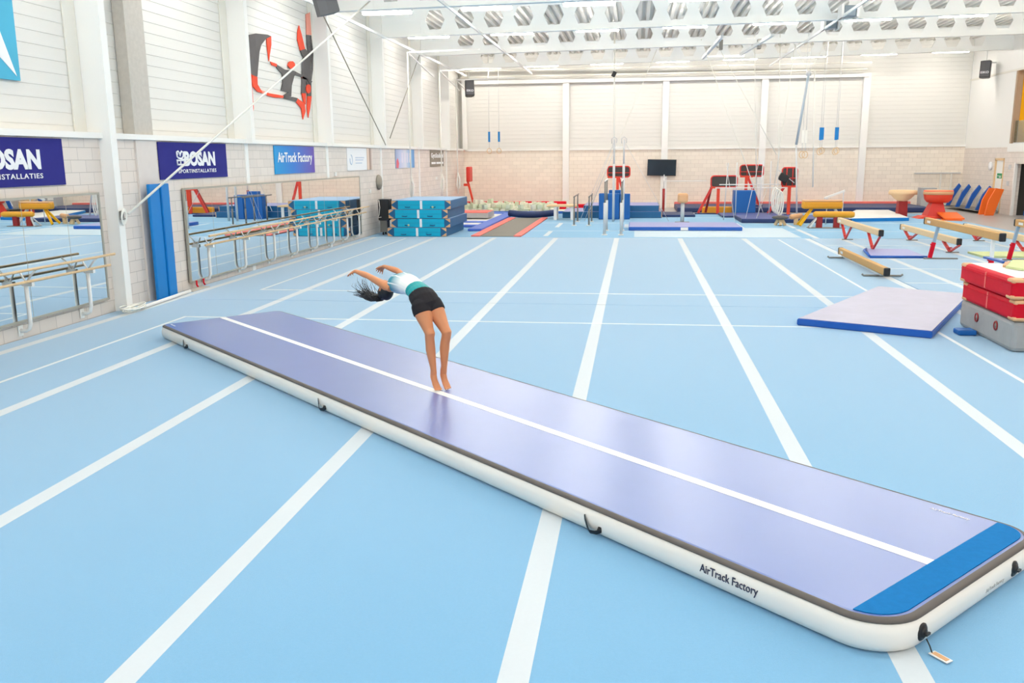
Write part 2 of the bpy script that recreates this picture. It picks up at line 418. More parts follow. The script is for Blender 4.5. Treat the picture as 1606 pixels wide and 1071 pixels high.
bc = floor_carpet('beam_area_carpet', 'light blue matting with thin white seams under the balance beams', 5.52, 12.72, 9, 29.0)
for x0, y0, x1, y1 in ((6.45, 9, 6.45, 29), (8.45, 9, 8.45, 29), (10.45, 9, 10.45, 29)):
    strip('white_strip', x0-.07, x0+.07, 9, 29, bc)
for y in (12.9, 16.2, 18.9, 21.3, 23.4, 26.8, 28.95): strip('thin_line', 5.52, 12.72, y-.03, y+.03, bc)
ac = floor_carpet('apparatus_carpet', 'pale blue matting of the apparatus area by the far wall', -8.98, 12.72, 29.05, 41.6, 'carpet2')
for y in (31.75, 35.6, 38.8): strip('thin_line', -3.7, 12.72, y-.03, y+.03, ac)
for x, y0, y1 in ((-2.95, 29.6, 31.6), (3.9, 33, 35.6), (5.74, 29.1, 32.7), (-.3, 33.4, 35), (-2.9, 33.4, 35.6), (5.74, 33.2, 38)): strip('white_strip', x-.08, x+.08, y0, y1, ac)
MB().bx(.0, 5.3, 29.3, 33.2, 0, .004).build('pale_panel', mat('pale_sheet', (196, 212, 222), .6, .3), ac)

# ------------------------------------------------------------ inflatable track
TA = Vector((-5.495, 10.727, 0)); TD = Vector((.7306, -.6828, 0)); TN = Vector((.6828, .7306, 0))
def T(s, t, z): return TA+TD*s+TN*t+Vector((0, 0, z+.0015))
def outline(off, z, s0=-1.93, s1=9.35, t0=0.0, t1=1.84):
    out = []
    for (cs, ct, a0, r) in ((s1, t0, -90, .28), (s1, t1, 0, .2), (s0, t1, 90, .1), (s0, t0, 180, .1)):
        sx = -1 if cs == s1 else 1; sy = 1 if ct == t0 else -1
        c = (cs+sx*r, ct+sy*r)
        for k in range(13):
            a = math.radians(a0+k*90/12); out.append(T(c[0]+(r+off)*math.cos(a), c[1]+(r+off)*math.sin(a), z))
    return out
at_ = thing('inflatable_track', 'long periwinkle blue inflatable tumbling track with white sides', 'tumbling track', T(3.7, .9, 0))
mb = MB(); prof = [(-.03, 0), (-.005, .004), (.018, .02), (.034, .05), (.04, .09), (.038, .125), (.028, .155), (.015, .175), (-.01, .19)]
mb.loft([outline(o, z) for o, z in prof], cap=True); mb.build('side_wall', 'airside', at_)
mb = MB(); mb.loft([outline(o, z) for o, z in ((.005, .174), (.021, .176), (.023, .182), (.012, .195), (-.006, .2), (-.03, .2), (-.03, .17))], cap=False); mb.build('piping', 'piping', at_)
mb = MB(); mb.loft([outline(-.012, .185), outline(-.012, .199), outline(-.03, .2025)], cap=True, smooth=False)
mb.build('top_surface', 'airtop', at_)
mb = MB(); mb.loft([[T(s, t, z) for s, t in ((-1.89, .862), (9.18, .862), (9.18, .95), (-1.89, .95))] for z in (.2, .204)], smooth=False); mb.build('centre_stripe', 'stripe', at_)
pl = [p for p in outline(-.035, .203)]
def clip_end(z):
    r = .225; out = []; s1, t1, t0 = 9.315, 1.805, .035
    out.append(T(9.12, t0+.003, z))
    for cs, ct, a0, r in ((s1-.235, t0+.235, -90, .235), (s1-.165, t1-.165, 0, .165)):
        for k in range(19):
            a = math.radians(a0+5*k)
            if cs+r*math.cos(a) > 9.13: out.append(T(cs+r*math.cos(a), ct+r*math.sin(a), z))
    out.append(T(9.12, t1-.003, z)); return out
mb = MB(); mb.loft([clip_end(.2), clip_end(.208)], smooth=False); mb.build('velcro_band', 'velcro', at_)
m = basis(TD, (0, 0, 1), -TN); m.translation = T(8.37, -.038, .105)
MB().text('AirTrack Factory', m, .068, .42, .006).build('printed_name', 'ink', at_)
m = basis(TD, TN, (0, 0, 1)); m.translation = T(8.85, 1.715, .203)
MB().text('AirTrack Factory', m, .035, .26, .002, bold=.01).build('printed_name', 'stripe', at_)
m = basis(TD, TN, (0, 0, 1)); m.translation = T(-1.75, .1, .203)
MB().text('AirTrack Factory', m, .035, .2, .002, bold=.01).build('printed_name', 'stripe', at_)
m = basis(TN, (0, 0, 1), TD); m.translation = T(9.39, 1.15, .08)
MB().text('AirTrack Factory', m, .03, .24, .002).build('printed_name', mat('faint_print', (190, 186, 180), .6), at_)
for s in (-.85, 3.2, 7.22):
    mb = MB(); P = [T(s-.085, -.036, .125), T(s-.07, -.045, .10), T(s-.03, -.06, .055), T(s, -.065, .035), T(s+.05, -.06, .042), T(s+.075, -.05, .055), T(s+.08, -.04, .085)]
    mb.tube(P, .02, 8, up=(0, 0, 1), flat=.2); mb.build('handle', 'black', at_)
def valve(t):
    m = basis(TN, (0, 0, 1), TD); m.translation = T(9.378, t, .1)
    mb = MB(); mb.lathe([(.0, -.01), (.048, -.01), (.05, .008), (.04, .016), (.03, .014), (.028, .022), (.022, .026), (0, .026)], 24, m)
    mb.bar(T(9.415, t-.02, .1), T(9.415, t+.02, .1), .012, .012)
    return mb.build('valve', 'black', at_)
v1 = valve(.28); valve(1.42)
mb = MB(); mb.tube([T(9.41, .28, .07), T(9.43, .28, .04), T(9.45, .27, .012)], .004, 6); mb.build('tag_loop', 'black', v1)
p = T(9.495, .27, .008)
mb = MB(); mb.box(p, (.11, .05, .006), Euler((0, 0, -.95)).to_matrix(), bev=.002); mb.build('tag', 'whitevinyl', v1)
mb = MB(); mb.box(p+Vector((0, 0, .004)), (.085, .03, .002), Euler((0, 0, -.95)).to_matrix()); mb.build('tag_print', 'tan', v1)

# ------------------------------------------------------------ gymnast
GD = Vector((-.73068, .68272, 0)); GN = Vector((.68272, .73068, 0)); GF = Vector((-1.951, 8.778, 0))
def P(a, l, z): return GF+GD*a+GN*l+Vector((0, 0, z))
def spine(pts, name=None):
    return [(P(*p[:3]), p[3], p[4]) for p in pts]
def body_tube(mb, pts, up=None, n=20, mi=0):
    mb.tube([P(*p[:3]) for p in pts], [(p[3], p[4]) for p in pts], n, up=up or GN, mi=mi)
g = thing('gymnast', 'person in teal and white top and black shorts doing a back handspring', 'person', P(0, 0, .2))
body = MB()
# torso: radii are (lateral, depth)
torso = [(.20, -.02, 1.03, .11, .07), (.215, -.02, 1.075, .138, .095), (.275, -.02, 1.13, .145, .1), (.34, -.012, 1.168, .138, .095), (.42, 0, 1.2, .120, .085), (.50, 0, 1.225, .117, .085), (.60, 0, 1.25, .134, .098),
         (.70, 0, 1.258, .146, .112), (.78, 0, 1.245, .150, .104), (.84, 0, 1.218, .135, .075), (.885, 0, 1.205, .08, .052), (.92, 0, 1.19, .05, .048), (.97, 0, 1.178, .046, .046), (1.04, 0, 1.17, .046, .05)]
body_tube(body, torso)
# head thrown back, face turned to the ceiling and away
HC = P(1.085, .0, 1.145); hd = (GD*.15+Vector((0, 0, -.98))).normalized()      # crown direction
hf = (GD*.98+Vector((0, 0, .15))).normalized()                                 # face direction
HM = basis(GN, hf, hd).to_3x3()
body.ball(HC, (.072, .088, .105), HM, n=24)
body.ball(HC-hd*.045+hf*.03, (.05, .052, .06), HM, n=16)          # jaw
body.tube([HC+hf*.08+hd*.02, HC+hf*.108-hd*.018], [.009, .015], 10)   # nose
body.ball(HC+hf*.088-hd*.052, (.024, .008, .009), HM, n=10)
for s in (-1, 1): body.ball(HC+GN*s*.072-hd*.01, (.01, .02, .03), HM, n=10)
LEG = {}
for s, hip, knee, ank in ((-1, (.25, -.092, 1.09), (.095, -.085, .80), (.075, -.06, .375)), (1, (.245, .05, 1.10), (.02, .072, .805), (.045, .045, .375))):
    a0, l0, z0 = hip; a1, l1, z1 = knee; a2, l2, z2 = ank
    def lp(p, q, f): return tuple(p[i]+(q[i]-p[i])*f for i in range(3))
    th = [lp(hip, knee, f)+(r, r*1.04) for f, r in ((-.12, .07), (.02, .092), (.22, .094), (.45, .082), (.7, .065), (.88, .054))]
    kn = [(a1-.004, l1, z1, .053, .056), (a1+.004, l1, z1-.045, .049, .05)]
    sh = [lp(knee, ank, f) for f in (.25, .4, .6, .8, .93, 1.0)]
    sh = [(q[0]+o, q[1], q[2], r, r) for q, o, r in zip(sh, (.012, .016, .01, .002, 0, 0), (.05, .051, .043, .034, .031, .031))]
    body_tube(body, th+kn+sh)
    # foot pointed down on the toes
    ft = [(a2+.004, l2, z2+.05, .031, .031), (a2+.01, l2, z2, .0315, .034), (a2+.006, l2, z2-.04, .033, .038), (a2-.008, l2, z2-.075, .034, .03), (a2-.025, l2, z2-.105, .040, .024), (a2-.05, l2, z2-.135, .043, .017), (a2-.062, l2, z2-.148, .04, .013)]
    body_tube(body, ft)
    body.ball(P(a2+.03, l2, z2-.03), (.024, .026, .034), n=14)    # heel
    for k in range(5):
        lt = l2+s*(-.032+.0165*k); r = (.0115, .009, .0085, .008, .0075)[k]; Ln = (.034, .036, .032, .027, .022)[k]
        body.tube([P(a2-.055, lt, z2-.142), P(a2-.055-Ln*.55, lt, z2-.158), P(a2-.055-Ln, lt, z2-.165+.003*k)], [r, r*1.05, r*.7], 8)
        if k == 0: LEG[s] = (a2-.055-Ln, lt, z2-.165)
# arms
def arm(sh, el, wr, tip, s, roll):
    sh, el, wr, tip = Vector(sh), Vector(el), Vector(wr), Vector(tip)
    body.ball(sh, (.052, .052, .05), n=14)
    def L(a, b, f): return a+(b-a)*f
    pts = [(L(sh, el, -.25), .035), (L(sh, el, .0), .048), (L(sh, el, .3), .043), (L(sh, el, .65), .037), (L(sh, el, .93), .033), (L(el, wr, .08), .034), (L(el, wr, .3), .034), (L(el, wr, .65), .027), (L(el, wr, .95), .021), (L(wr, tip, .06), .02)]
    body.tube([p for p, r in pts], [r for p, r in pts], 14)
    x = (tip-wr).normalized(); side = (GN*math.cos(roll)+Vector((0, 0, 1))*math.sin(roll)); side = (side-x*side.dot(x)).normalized(); nrm = x.cross(side)
    # palm
    body.tube([wr+x*.0, wr+x*.03, wr+x*.06, wr+x*.085], [(.021, .016), (.033, .014), (.038, .013), (.036, .010)], 14, up=side)
    for k, (o, ln) in enumerate(((-.028, .062), (-.009, .07), (.010, .066), (.028, .052))):
        b = wr+x*.078+side*o; sp = side*(o*.35); c = nrm*(.006+.004*k)
        body.tube([b, b+x*ln*.4+sp*.3+c*.4, b+x*ln*.75+sp*.6+c*1.2, b+x*ln+sp*.8+c*2.4], [.0085, .008, .0075, .006], 8)
    b = wr+x*.02-side*s*.022
    body.tube([b, b+x*.025-side*s*.022+nrm*.006, b+x*.05-side*s*.034+nrm*.012, b+x*.07-side*s*.038+nrm*.014], [.011, .0105, .009, .007], 8)
arm(P(.83, -.15, 1.228), P(1.12, -.205, 1.318), P(1.37, -.215, 1.345), P(1.60, -.24, 1.268), -1, .5)
arm(P(.83, .15, 1.228), P(1.15, .21, 1.33), P(1.43, .19, 1.362), P(1.58, .2, 1.28), 1, -.4)
def organic(mb, name, m, parent, voxel, smooth=4):
    o = mb.build(name, m, parent, smooth=True)
    r = o.modifiers.new('r', 'REMESH'); r.mode = 'VOXEL'; r.voxel_size = voxel; r.use_smooth_shade = True
    s = o.modifiers.new('s', 'SMOOTH'); s.iterations = smooth; s.factor = .5
    dg = bpy.context.evaluated_depsgraph_get(); me = bpy.data.meshes.new_from_object(o.evaluated_get(dg))
    o.modifiers.clear(); old = o.data; o.data = me; me.name = name; bpy.data.meshes.remove(old)
    return o
organic(body, 'body', 'skin', g, .0055, 3)
# face details
mb = MB()
for s in (-1, 1):
    mb.ball(HC+hf*.082+GN*s*.03+hd*.012, (.014, .006, .006), HM, n=10)
mb.build('eye', 'whitevinyl', g)
mb = MB(); mb.ball(HC+hf*.096-hd*.052, (.021, .005, .007), HM, n=10); mb.build('lips', mat('lips', (150, 70, 66), .5), g)
mb = MB()
for s in (-1, 1): mb.tube([HC+hf*.085+GN*s*.014+hd*.03, HC+hf*.084+GN*s*.032+hd*.034, HC+hf*.074+GN*s*.05+hd*.028], .004, 6)
mb.build('eyebrow', 'hair', g)
for s in (-1, 1):
    a, l, z = LEG[s]; MB().ball(P(a-.002, l, z+.006), (.006, .006, .005), n=8).build('toenail', 'nail', g)
# sports top
tb = MB(); G = .008
body_tube(tb, [(a, l, z, rx+G, ry+G) for a, l, z, rx, ry in [(.425, 0, 1.197, .121, .082)]+[t for t in torso if .44 < t[0] < .83]+[(.835, 0, 1.221, .125, .076), (.855, 0, 1.215, .10, .06)]])
for s in (): tb.tube([P(.77, s*.085, 1.26), P(.83, s*.095, 1.262), P(.875, s*.085, 1.235), P(.89, s*.07, 1.17)], .022, 8, flat=.7)
mt = mat('sports_top', (240, 242, 240), .6, .3); nt = mt.node_tree; b = nt.nodes['Principled BSDF']
gm = nt.nodes.new('ShaderNodeNewGeometry'); vt = nt.nodes.new('ShaderNodeVectorMath'); vt.operation = 'SUBTRACT'; vt.inputs[1].default_value = GF; nt.links.new(gm.outputs['Position'], vt.inputs[0])
def dotp(v):
    d_ = nt.nodes.new('ShaderNodeVectorMath'); d_.operation = 'DOT_PRODUCT'; d_.inputs[1].default_value = v; nt.links.new(vt.outputs[0], d_.inputs[0]); return d_.outputs['Value']
av, lv, zv = dotp(GD), dotp(GN), dotp(Vector((0, 0, 1)))
ang = mth(nt, 'ARCTAN2', lv, mth(nt, 'SUBTRACT', zv, 1.15))
st = mth(nt, 'PINGPONG', mth(nt, 'MULTIPLY', ang, 2.2), .5)
ramp = nt.nodes.new('ShaderNodeValToRGB'); nt.links.new(mth(nt, 'DIVIDE', mth(nt, 'SUBTRACT', av, .56), .24), ramp.inputs[0])
e = ramp.color_ramp.elements; e[0].position = .1; e[0].color = lin((240, 242, 240))+(1,); e[1].position = .75; e[1].color = lin((60, 146, 168))+(1,)
mx = nt.nodes.new('ShaderNodeMix'); mx.data_type = 'RGBA'; nt.links.new(mth(nt, 'LESS_THAN', st, .07), mx.inputs['Factor'])
nt.links.new(ramp.outputs[0], mx.inputs['A']); mx.inputs['B'].default_value = lin((238, 242, 244))+(1,)
nt.links.new(mx.outputs['Result'], b.inputs['Base Color'])
organic(tb, 'sports_top', mt, g, .006, 3)
wb = MB(); body_tube(wb, [(.345, -.01, 1.17, .142, .1), (.385, -.005, 1.188, .138, .098), (.42, 0, 1.2, .131, .095), (.475, 0, 1.217, .129, .095)])
organic(wb, 'waist_panel', mat('teal_fabric', (0, 152, 156), .5, .4), g, .006, 2)
# shorts
sb = MB(); body_tube(sb, [(.20, 0, 1.03, .12, .08)]+[(a, l, z, rx+.009, ry+.009) for a, l, z, rx, ry in torso[1:4]]+[(.358, -.008, 1.176, .138, .096)])
for s, hip, knee in ((-1, (.25, -.092, 1.09), (.095, -.085, .80)), (1, (.245, .05, 1.10), (.02, .072, .805))):
    q = [tuple(hip[i]+(knee[i]-hip[i])*f for i in range(3))+(r, r*1.04) for f, r in ((-.12, .075), (.02, .098), (.2, .102), (.32, .1))]
    body_tube(sb, q)
organic(sb, 'shorts', 'shorts', g, .006, 2)
# hair: skull cap plus ponytail that breaks up into thin strands
hb = MB(); hb.ball(HC+hd*.018-hf*.016, (.079, .086, .1), HM, n=20)
hb.ball(HC-GN*.03+hf*.01+hd*.035, (.055, .07, .075), HM, n=14)
hb.tube([HC-hf*.01+hd*.05, P(1.15, -.01, 1.06), P(1.24, -.03, 1.045), P(1.35, -.04, 1.035), P(1.46, -.05, 1.045)], [.055, .046, .038, .028, .012], 12)
for k in range(110):
    r1, r2, r3 = random.uniform(-1, 1), random.uniform(-1, 1), random.random()
    z0 = 1.045+r1*.03; l0 = -.03+r2*.04
    up = .01+.19*r3**3; ln = .18+.34*random.random()*(1-.4*r3)
    a0 = 1.12+random.random()*.22
    w1, w2 = random.uniform(-.02, .02), random.uniform(-.02, .02)
    hb.tube([P(a0, l0, z0), P(a0+ln*.25, l0+r2*.02, z0-.015), P(a0+ln*.5, l0+r2*.03+w1, z0-.008+up*.15), P(a0+ln*.75, l0+r2*.04+w2, z0+up*.45), P(a0+ln*.95, l0+r2*.05-w1, z0+up*.85), P(a0+ln*(1.0-.1*r3), l0+r2*.05, z0+up*1.15)], [.0055, .005, .004, .0028, .0018, .0008], 5)
hb.build('hair', 'hair', g)
# ------------------------------------------------------------ left wall: mirrors, barres, banners
def mirror(name, label, y0, y1, z0, z1, seams):
    t = thing(name, label, 'mirror', (-8.94, (y0+y1)/2, z0))
    MB().bx(-8.965, -8.93, y0, y1, z0, z1).build('mirror_glass', 'mirror', t)
    mb = MB()
    for a in (y0, y1): mb.bx(-8.968, -8.92, a-.018, a+.018, z0-.018, z1+.018)
    for a in (z0, z1): mb.bx(-8.968, -8.92, y0, y1, a-.018, a+.018)
    for y in seams: mb.bx(-8.935, -8.929, y-.004, y+.004, z0, z1)
    mb.build('frame', mat(name+'_frame', (176, 172, 160), .4, .4, metal=.2), t)
mirror('wall_mirror', 'large framed wall mirror at the left edge of the picture', 7.6, 13.95, .27, 2.05, (8.7, 9.8, 10.9, 12, 13.05))
mirror('wall_mirror', 'long wall mirror between the blue wall pads and the turquoise mats', 16.85, 28.4, .15, 2.02, (18, 19.2, 20.35, 21.5, 22.65, 23.8, 24.95, 26.1, 27.3))
def barre(label, y0, y1, feet, tag_first=None):
    t = thing('ballet_barre', label, 'ballet barre', (-8.82, (y0+y1)/2, 0))
    for x, z in ((-8.70, .875), (-8.60, 1.06)):
        MB().cyl((x, y0, z), (x, y1, z), .021).build('wooden_rail', 'wood', t)
    for y in feet:
        mb = MB()
        mb.tube([(-8.99, y, .13), (-8.90, y, .13), (-8.84, y, .16), (-8.81, y, .24), (-8.81, y, .5), (-8.81, y, .82)], .03, 10)
        mb.box((-8.985, y, .13), (.02, .1, .16), bev=.005)
        mb.bx(-8.86, -8.69, y-.03, y+.03, .80, .86)
        mb.tube([(-8.81, y, .83), (-8.73, y, .86), (-8.70, y, .875)], .02, 8); mb.tube([(-8.80, y, .85), (-8.70, y, .97), (-8.61, y, 1.055)], .016, 8); mb.tube([(-8.80, y, .85), (-8.86, y, .95), (-8.88, y, 1.0)], .014, 8)
        mb.build('bracket', 'white', t)
barre('double wooden ballet barre on white brackets before the left-edge mirror', 7.7, 13.72, (8.5, 10.1, 11.75, 13.25))
barre('long double wooden ballet barre on white brackets before the long mirror', 17.1, 28.25, (17.45, 19.2, 20.9, 22.4, 23.9, 25.3, 26.6, 27.8))
def banner(label, y0, y1, m, z0=2.22, z1=2.93):
    t = thing('wall_banner', label, 'banner', (-8.99, (y0+y1)/2, z0))
    MB().bx(-8.995, -8.975, y0, y1, z0, z1).build('banner_sheet', m, t)
    return t
for y0, lab in ((10.33, 'violet banner with white lettering above the left-edge mirror'), (16.08, 'violet banner with white lettering above the start of the long mirror')):
    t = banner(lab, y0, y0+2.86, 'purpleb')
    MB().text('BOSAN', on_left(y0+1.62, 2.615), .3, 1.34, .004, bold=.05).build('lettering', 'bannerwhite', t)
    MB().text('SPORTINSTALLATIES', on_left(y0+1.50, 2.37), .075, 1.62, .004, bold=.012, spacing=1.15).build('lettering', 'bannerwhite', t)
    # emblem: stacked looped glyphs to the left of the name
    mb = MB(); yc = y0+.80
    mb.tube([(-8.972, yc-.10, 2.70), (-8.972, yc-.13, 2.74), (-8.972, yc-.07, 2.76), (-8.972, yc-.02, 2.72), (-8.972, yc, 2.67), (-8.972, yc+.02, 2.72), (-8.972, yc+.07, 2.76), (-8.972, yc+.13, 2.74), (-8.972, yc+.12, 2.66), (-8.972, yc+.06, 2.62), (-8.972, yc-.06, 2.62), (-8.972, yc-.12, 2.66), (-8.972, yc-.13, 2.73)], .018, 6)
    mb.tube([(-8.972, yc-.13, 2.60), (-8.972, yc-.13, 2.50), (-8.972, yc+.14, 2.50), (-8.972, yc+.14, 2.60), (-8.972, yc+.0, 2.60), (-8.972, yc+.0, 2.51)], .02, 6)
    mb.tube([(-8.972, yc-.13, 2.58), (-8.972, yc+.13, 2.58)], .014, 6)
    mb.build('emblem', 'bannerwhite', t)
t = banner('banner fading from cyan to violet with white lettering, third on the wall', 21.62, 24.45, gradient_mat('banner_gradient', [(0, (0, 150, 214)), (.45, (40, 120, 205)), (1, (104, 78, 170))], 'Y', -1.4, 1.4))
MB().text('AirTrack Factory', on_left(23.03, 2.60), .33, 2.45, .004, bold=.02).build('lettering', 'bannerwhite', t)
t = banner('white banner with faint lettering and a pale figure picture', 27.38, 30.1, 'bannerwhite')
MB().bx(-8.974, -8.97, 29.45, 30.1, 2.22, 2.93).build('picture_panel', gradient_mat('pale_photo', [(0, (196, 170, 150)), (.4, (238, 216, 200)), (.6, (150, 120, 104)), (1, (236, 224, 214))], 'Y', 27.38+1.36-28.74+.6, 1.36), t)
mb = MB(); m = mat('faint_blue_print', (196, 208, 226), .6); mb.tube([(-8.972, 27.75+.12*math.sin(a), 2.56+.15*math.cos(a)) for a in [k*.5 for k in range(11)]], .016, 6)
for z, w_ in ((2.62, .95), (2.55, .85), (2.45, .7)): mb.bx(-8.974, -8.97, 28.2, 28.2+w_, z-.016, z+.016)
mb.build('lettering', m, t)
t = banner('light blue picture banner with a pink patch at its left end', 33.14, 36.05, gradient_mat('sky_photo', [(0, (150, 170, 205)), (.25, (196, 205, 232)), (.5, (222, 224, 236)), (.75, (140, 186, 226)), (1, (88, 150, 212))], 'Y', -1.45, 1.45))
mb = MB(); mb.prism([(33.2, 2.24), (33.5, 2.22), (33.62, 2.4), (33.45, 2.6), (33.25, 2.5)], .004, basis((0, 1, 0), (0, 0, 1), (1, 0, 0), (-8.975, 0, 0))); mb.build('pink_patch', mat('pink_print', (232, 110, 126), .6), t)
mb = MB()
for y in (34.1, 34.5, 34.9, 35.25): mb.bx(-8.975, -8.971, y-.09, y+.09, 2.42, 2.8)
mb.build('lettering', mat('pale_violet_print', (226, 222, 238), .6), t)
t = banner('brown grey banner with cream lettering nearest the far corner', 38.95, 41.75, 'bannergrey')
MB().text('GymStudio.nl', on_left(40.35, 2.68), .27, 2.5, .004, bold=.03).build('lettering', 'bannerwhite', t)
mb = MB(); mb.bx(-8.974, -8.97, 39.15, 40.0, 2.33, 2.42); mb.bx(-8.974, -8.97, 40.15, 41.6, 2.33, 2.42); mb.build('lettering', 'bannerwhite', t)
# aqua banner high on the left
t = thing('wall_banner', 'aqua banner with a white triangle high at the top left corner', 'banner', (-9.2, 11, 3.7))
MB().prism([(8.9, 3.75), (12.66, 3.77), (12.70, 7.2), (8.9, 7.2)], .03, basis((0, 1, 0), (0, 0, 1), (1, 0, 0), (-9.2, 0, 0))).build('banner_sheet', 'aqua', t)
MB().prism([(12.58, 3.83), (11.5, 4.65), (11.3, 6.5), (12.05, 5.08)], .006, basis((0, 1, 0), (0, 0, 1), (1, 0, 0), (-9.169, 0, 0))).build('white_triangle', 'bannerwhite', t)
# gymnast mural between two columns: layered flat shapes fixed to the wall panels
t = thing('wall_mural', 'black and vermilion mural of three acrobat figures high on the wall', 'mural', (-9.2, 22.9, 3.6))
ML = lambda x: basis((0, 1, 0), (0, 0, 1), (1, 0, 0), (x, 0, 0))
def flat(pts, m, name, x=-8.975): MB().prism(pts, .02, ML(x)).build(name, m, t)
MURAL = [
    ('muralblack', 'left_torso', 0, [(20.35, 5.28), (20.56, 5.43), (20.95, 5.51), (21.63, 5.57), (21.83, 5.56), (21.5, 5.45), (21.21, 5.28), (21.08, 5.11), (20.98, 4.84), (20.86, 4.52), (20.6, 4.51), (20.54, 4.55), (20.34, 4.55), (20.35, 4.98)]),
    ('muralred', 'left_arm', 0, [(21.56, 5.47), (21.85, 5.56), (21.83, 5.36), (21.69, 5.1), (21.63, 4.95), (21.6, 5.09), (21.57, 5.3)]),
    ('muralred', 'left_foot', 0, [(20.34, 4.55), (20.54, 4.55), (20.52, 4.34), (20.54, 3.77), (20.46, 3.62), (20.35, 3.76), (20.34, 4.17)]),
    ('muralred', 'left_shin', 1, [(20.56, 4.53), (20.84, 4.51), (20.83, 4.34), (21.1, 4.16), (20.8, 4.17), (20.56, 4.27), (20.52, 4.39)]),
    ('muralpink', 'left_sash', 0, [(20.97, 4.23), (21.47, 4.19), (21.43, 4.13), (21.03, 4.15)]),
    ('muralred', 'left_hand', 1, [(21.37, 4.18), (22.41, 4.18), (22.36, 4.12), (21.81, 4.1), (21.36, 4.12)]),
    ('muralred', 'middle_hand', 0, [(21.7, 4.95), (22.12, 4.93), (22.07, 4.86), (21.79, 4.87)]),
    ('muralblack', 'middle_torso', 0, [(22.08, 4.92), (22.62, 4.84), (23.29, 4.87), (23.36, 4.82), (23.23, 4.72), (23.03, 4.48), (22.94, 4.19), (22.55, 4.15), (22.39, 4.18), (22.77, 4.29), (22.28, 4.3), (22.42, 4.49), (22.42, 4.71), (22.08, 4.83)]),
    ('muralblack', 'middle_forearm', 1, [(23.33, 4.86), (23.85, 4.8), (23.8, 4.75), (23.31, 4.77)]),
    ('muralred', 'middle_wrist', 0, [(23.83, 4.8), (24.31, 4.72), (23.92, 4.71), (23.76, 4.74)]),
    ('muralblack', 'middle_palm', 2, [(24.17, 4.7), (24.54, 4.71), (24.38, 4.6)]),
    ('muralblack', 'middle_leg', 1, [(22.44, 4.15), (23.02, 4.19), (23.38, 4.18), (23.25, 4.08), (22.85, 4.1), (22.4, 4.12)]),
    ('muralred', 'middle_foot', 0, [(23.37, 4.18), (23.9, 4.07), (23.92, 3.86), (23.71, 3.64), (23.63, 3.93), (23.27, 4.07)]),
    ('muralblack', 'right_torso', 0, [(24.32, 5.91), (24.69, 5.94), (24.77, 5.46), (24.68, 5.03), (24.51, 4.71), (24.44, 4.3), (24.15, 4.29), (24.13, 4.56), (24.09, 4.71), (23.99, 4.34), (23.69, 4.32), (23.79, 4.71), (23.87, 5.19), (24.1, 5.36), (24.37, 5.42), (24.31, 5.67)]),
    ('muralpink', 'right_upper_leg', 0, [(24.36, 6.44), (24.67, 6.55), (24.7, 5.95), (24.33, 5.91)]),
    ('muralred', 'right_arm', 0, [(23.8, 6.08), (23.94, 5.89), (24.15, 5.52), (23.78, 5.44), (23.62, 5.68), (23.68, 5.92)]),
    ('muralblack', 'right_shoulder', 1, [(23.77, 5.44), (24.15, 5.52), (24.42, 5.44), (24.73, 5.45), (24.09, 5.28), (23.91, 5.31)]),
    ('muralred', 'right_leg', 1, [(24.13, 4.28), (24.44, 4.3), (24.28, 3.97), (24.09, 3.7), (24.06, 3.96)]),
    ('muralred', 'right_calf', 1, [(23.71, 4.33), (24.01, 4.35), (23.95, 4.05), (23.82, 4.09)]),
    ('muralred', 'middle_head', 2, [(23.3, 5.02), (23.28, 4.99), (23.22, 4.95), (23.14, 4.92), (23.04, 4.9), (22.95, 4.9), (22.87, 4.92), (22.83, 4.94), (22.81, 4.98), (22.84, 5.01), (22.89, 5.05), (22.98, 5.08), (23.07, 5.09), (23.16, 5.1), (23.24, 5.08), (23.29, 5.06)]),
    ('muralred', 'right_head', 2, [(24.39, 4.49), (24.37, 4.45), (24.33, 4.4), (24.26, 4.37), (24.19, 4.36), (24.12, 4.36), (24.07, 4.39), (24.03, 4.42), (24.03, 4.47), (24.05, 4.52), (24.09, 4.56), (24.16, 4.59), (24.23, 4.6), (24.3, 4.6), (24.35, 4.58), (24.39, 4.54)]),
]
KM = 9.19/8.96    # the mural hangs on the recessed wall panels
for m_, nm, lv, pts in MURAL: flat([(a*KM, 2.578+(b-2.578)*KM) for a, b in pts], m_, nm, -9.21+.008*lv)
# blue pads, cleat, ropes by the near column
tag(MB().bx(-8.84, -8.78, 15.3, 15.66, 0.002, 2.16, bev=.015).build('wall_pad', 'padblue', at=(-8.81, 15.48, 0)), 'tall bright blue wall pad, the one nearer the white column', 'pad', 'blue wall pads on the concrete pier')
tag(MB().bx(-8.84, -8.75, 15.67, 15.95, 0.002, 2.16, bev=.015).build('wall_pad', 'padblue', at=(-8.81, 15.8, 0)), 'tall bright blue wall pad, the one nearer the long mirror', 'pad', 'blue wall pads on the concrete pier')
t = thing('guy_rope', 'taut white rope running from the column cleat up to the roof', 'rope', (-8.76, 14.3, 1.7))
MB().cyl((-8.72, 14.44, 1.68), (-7.2, 24.5, 6.75), .022, n=8).build('rope', 'rope', t)
mb = MB(); mb.box((-8.765, 14.32, 1.66), (.03, .1, .16), bev=.01); mb.box((-8.745, 14.32, 1.72), (.03, .16, .02)); mb.box((-8.745, 14.32, 1.6), (.03, .16, .02)); mb.build('cleat', 'steel', t)
mb = MB()
for k in range(6): mb.tube([(-8.73+.012*math.sin(a), 14.32+(.05+.008*k)*math.cos(a), 1.64+(.09+.01*k)*math.sin(a)) for a in [j*PI/6 for j in range(12)]], .007, 6, closed=True)
mb.build('rope_turns', 'rope', t)
mb = MB()
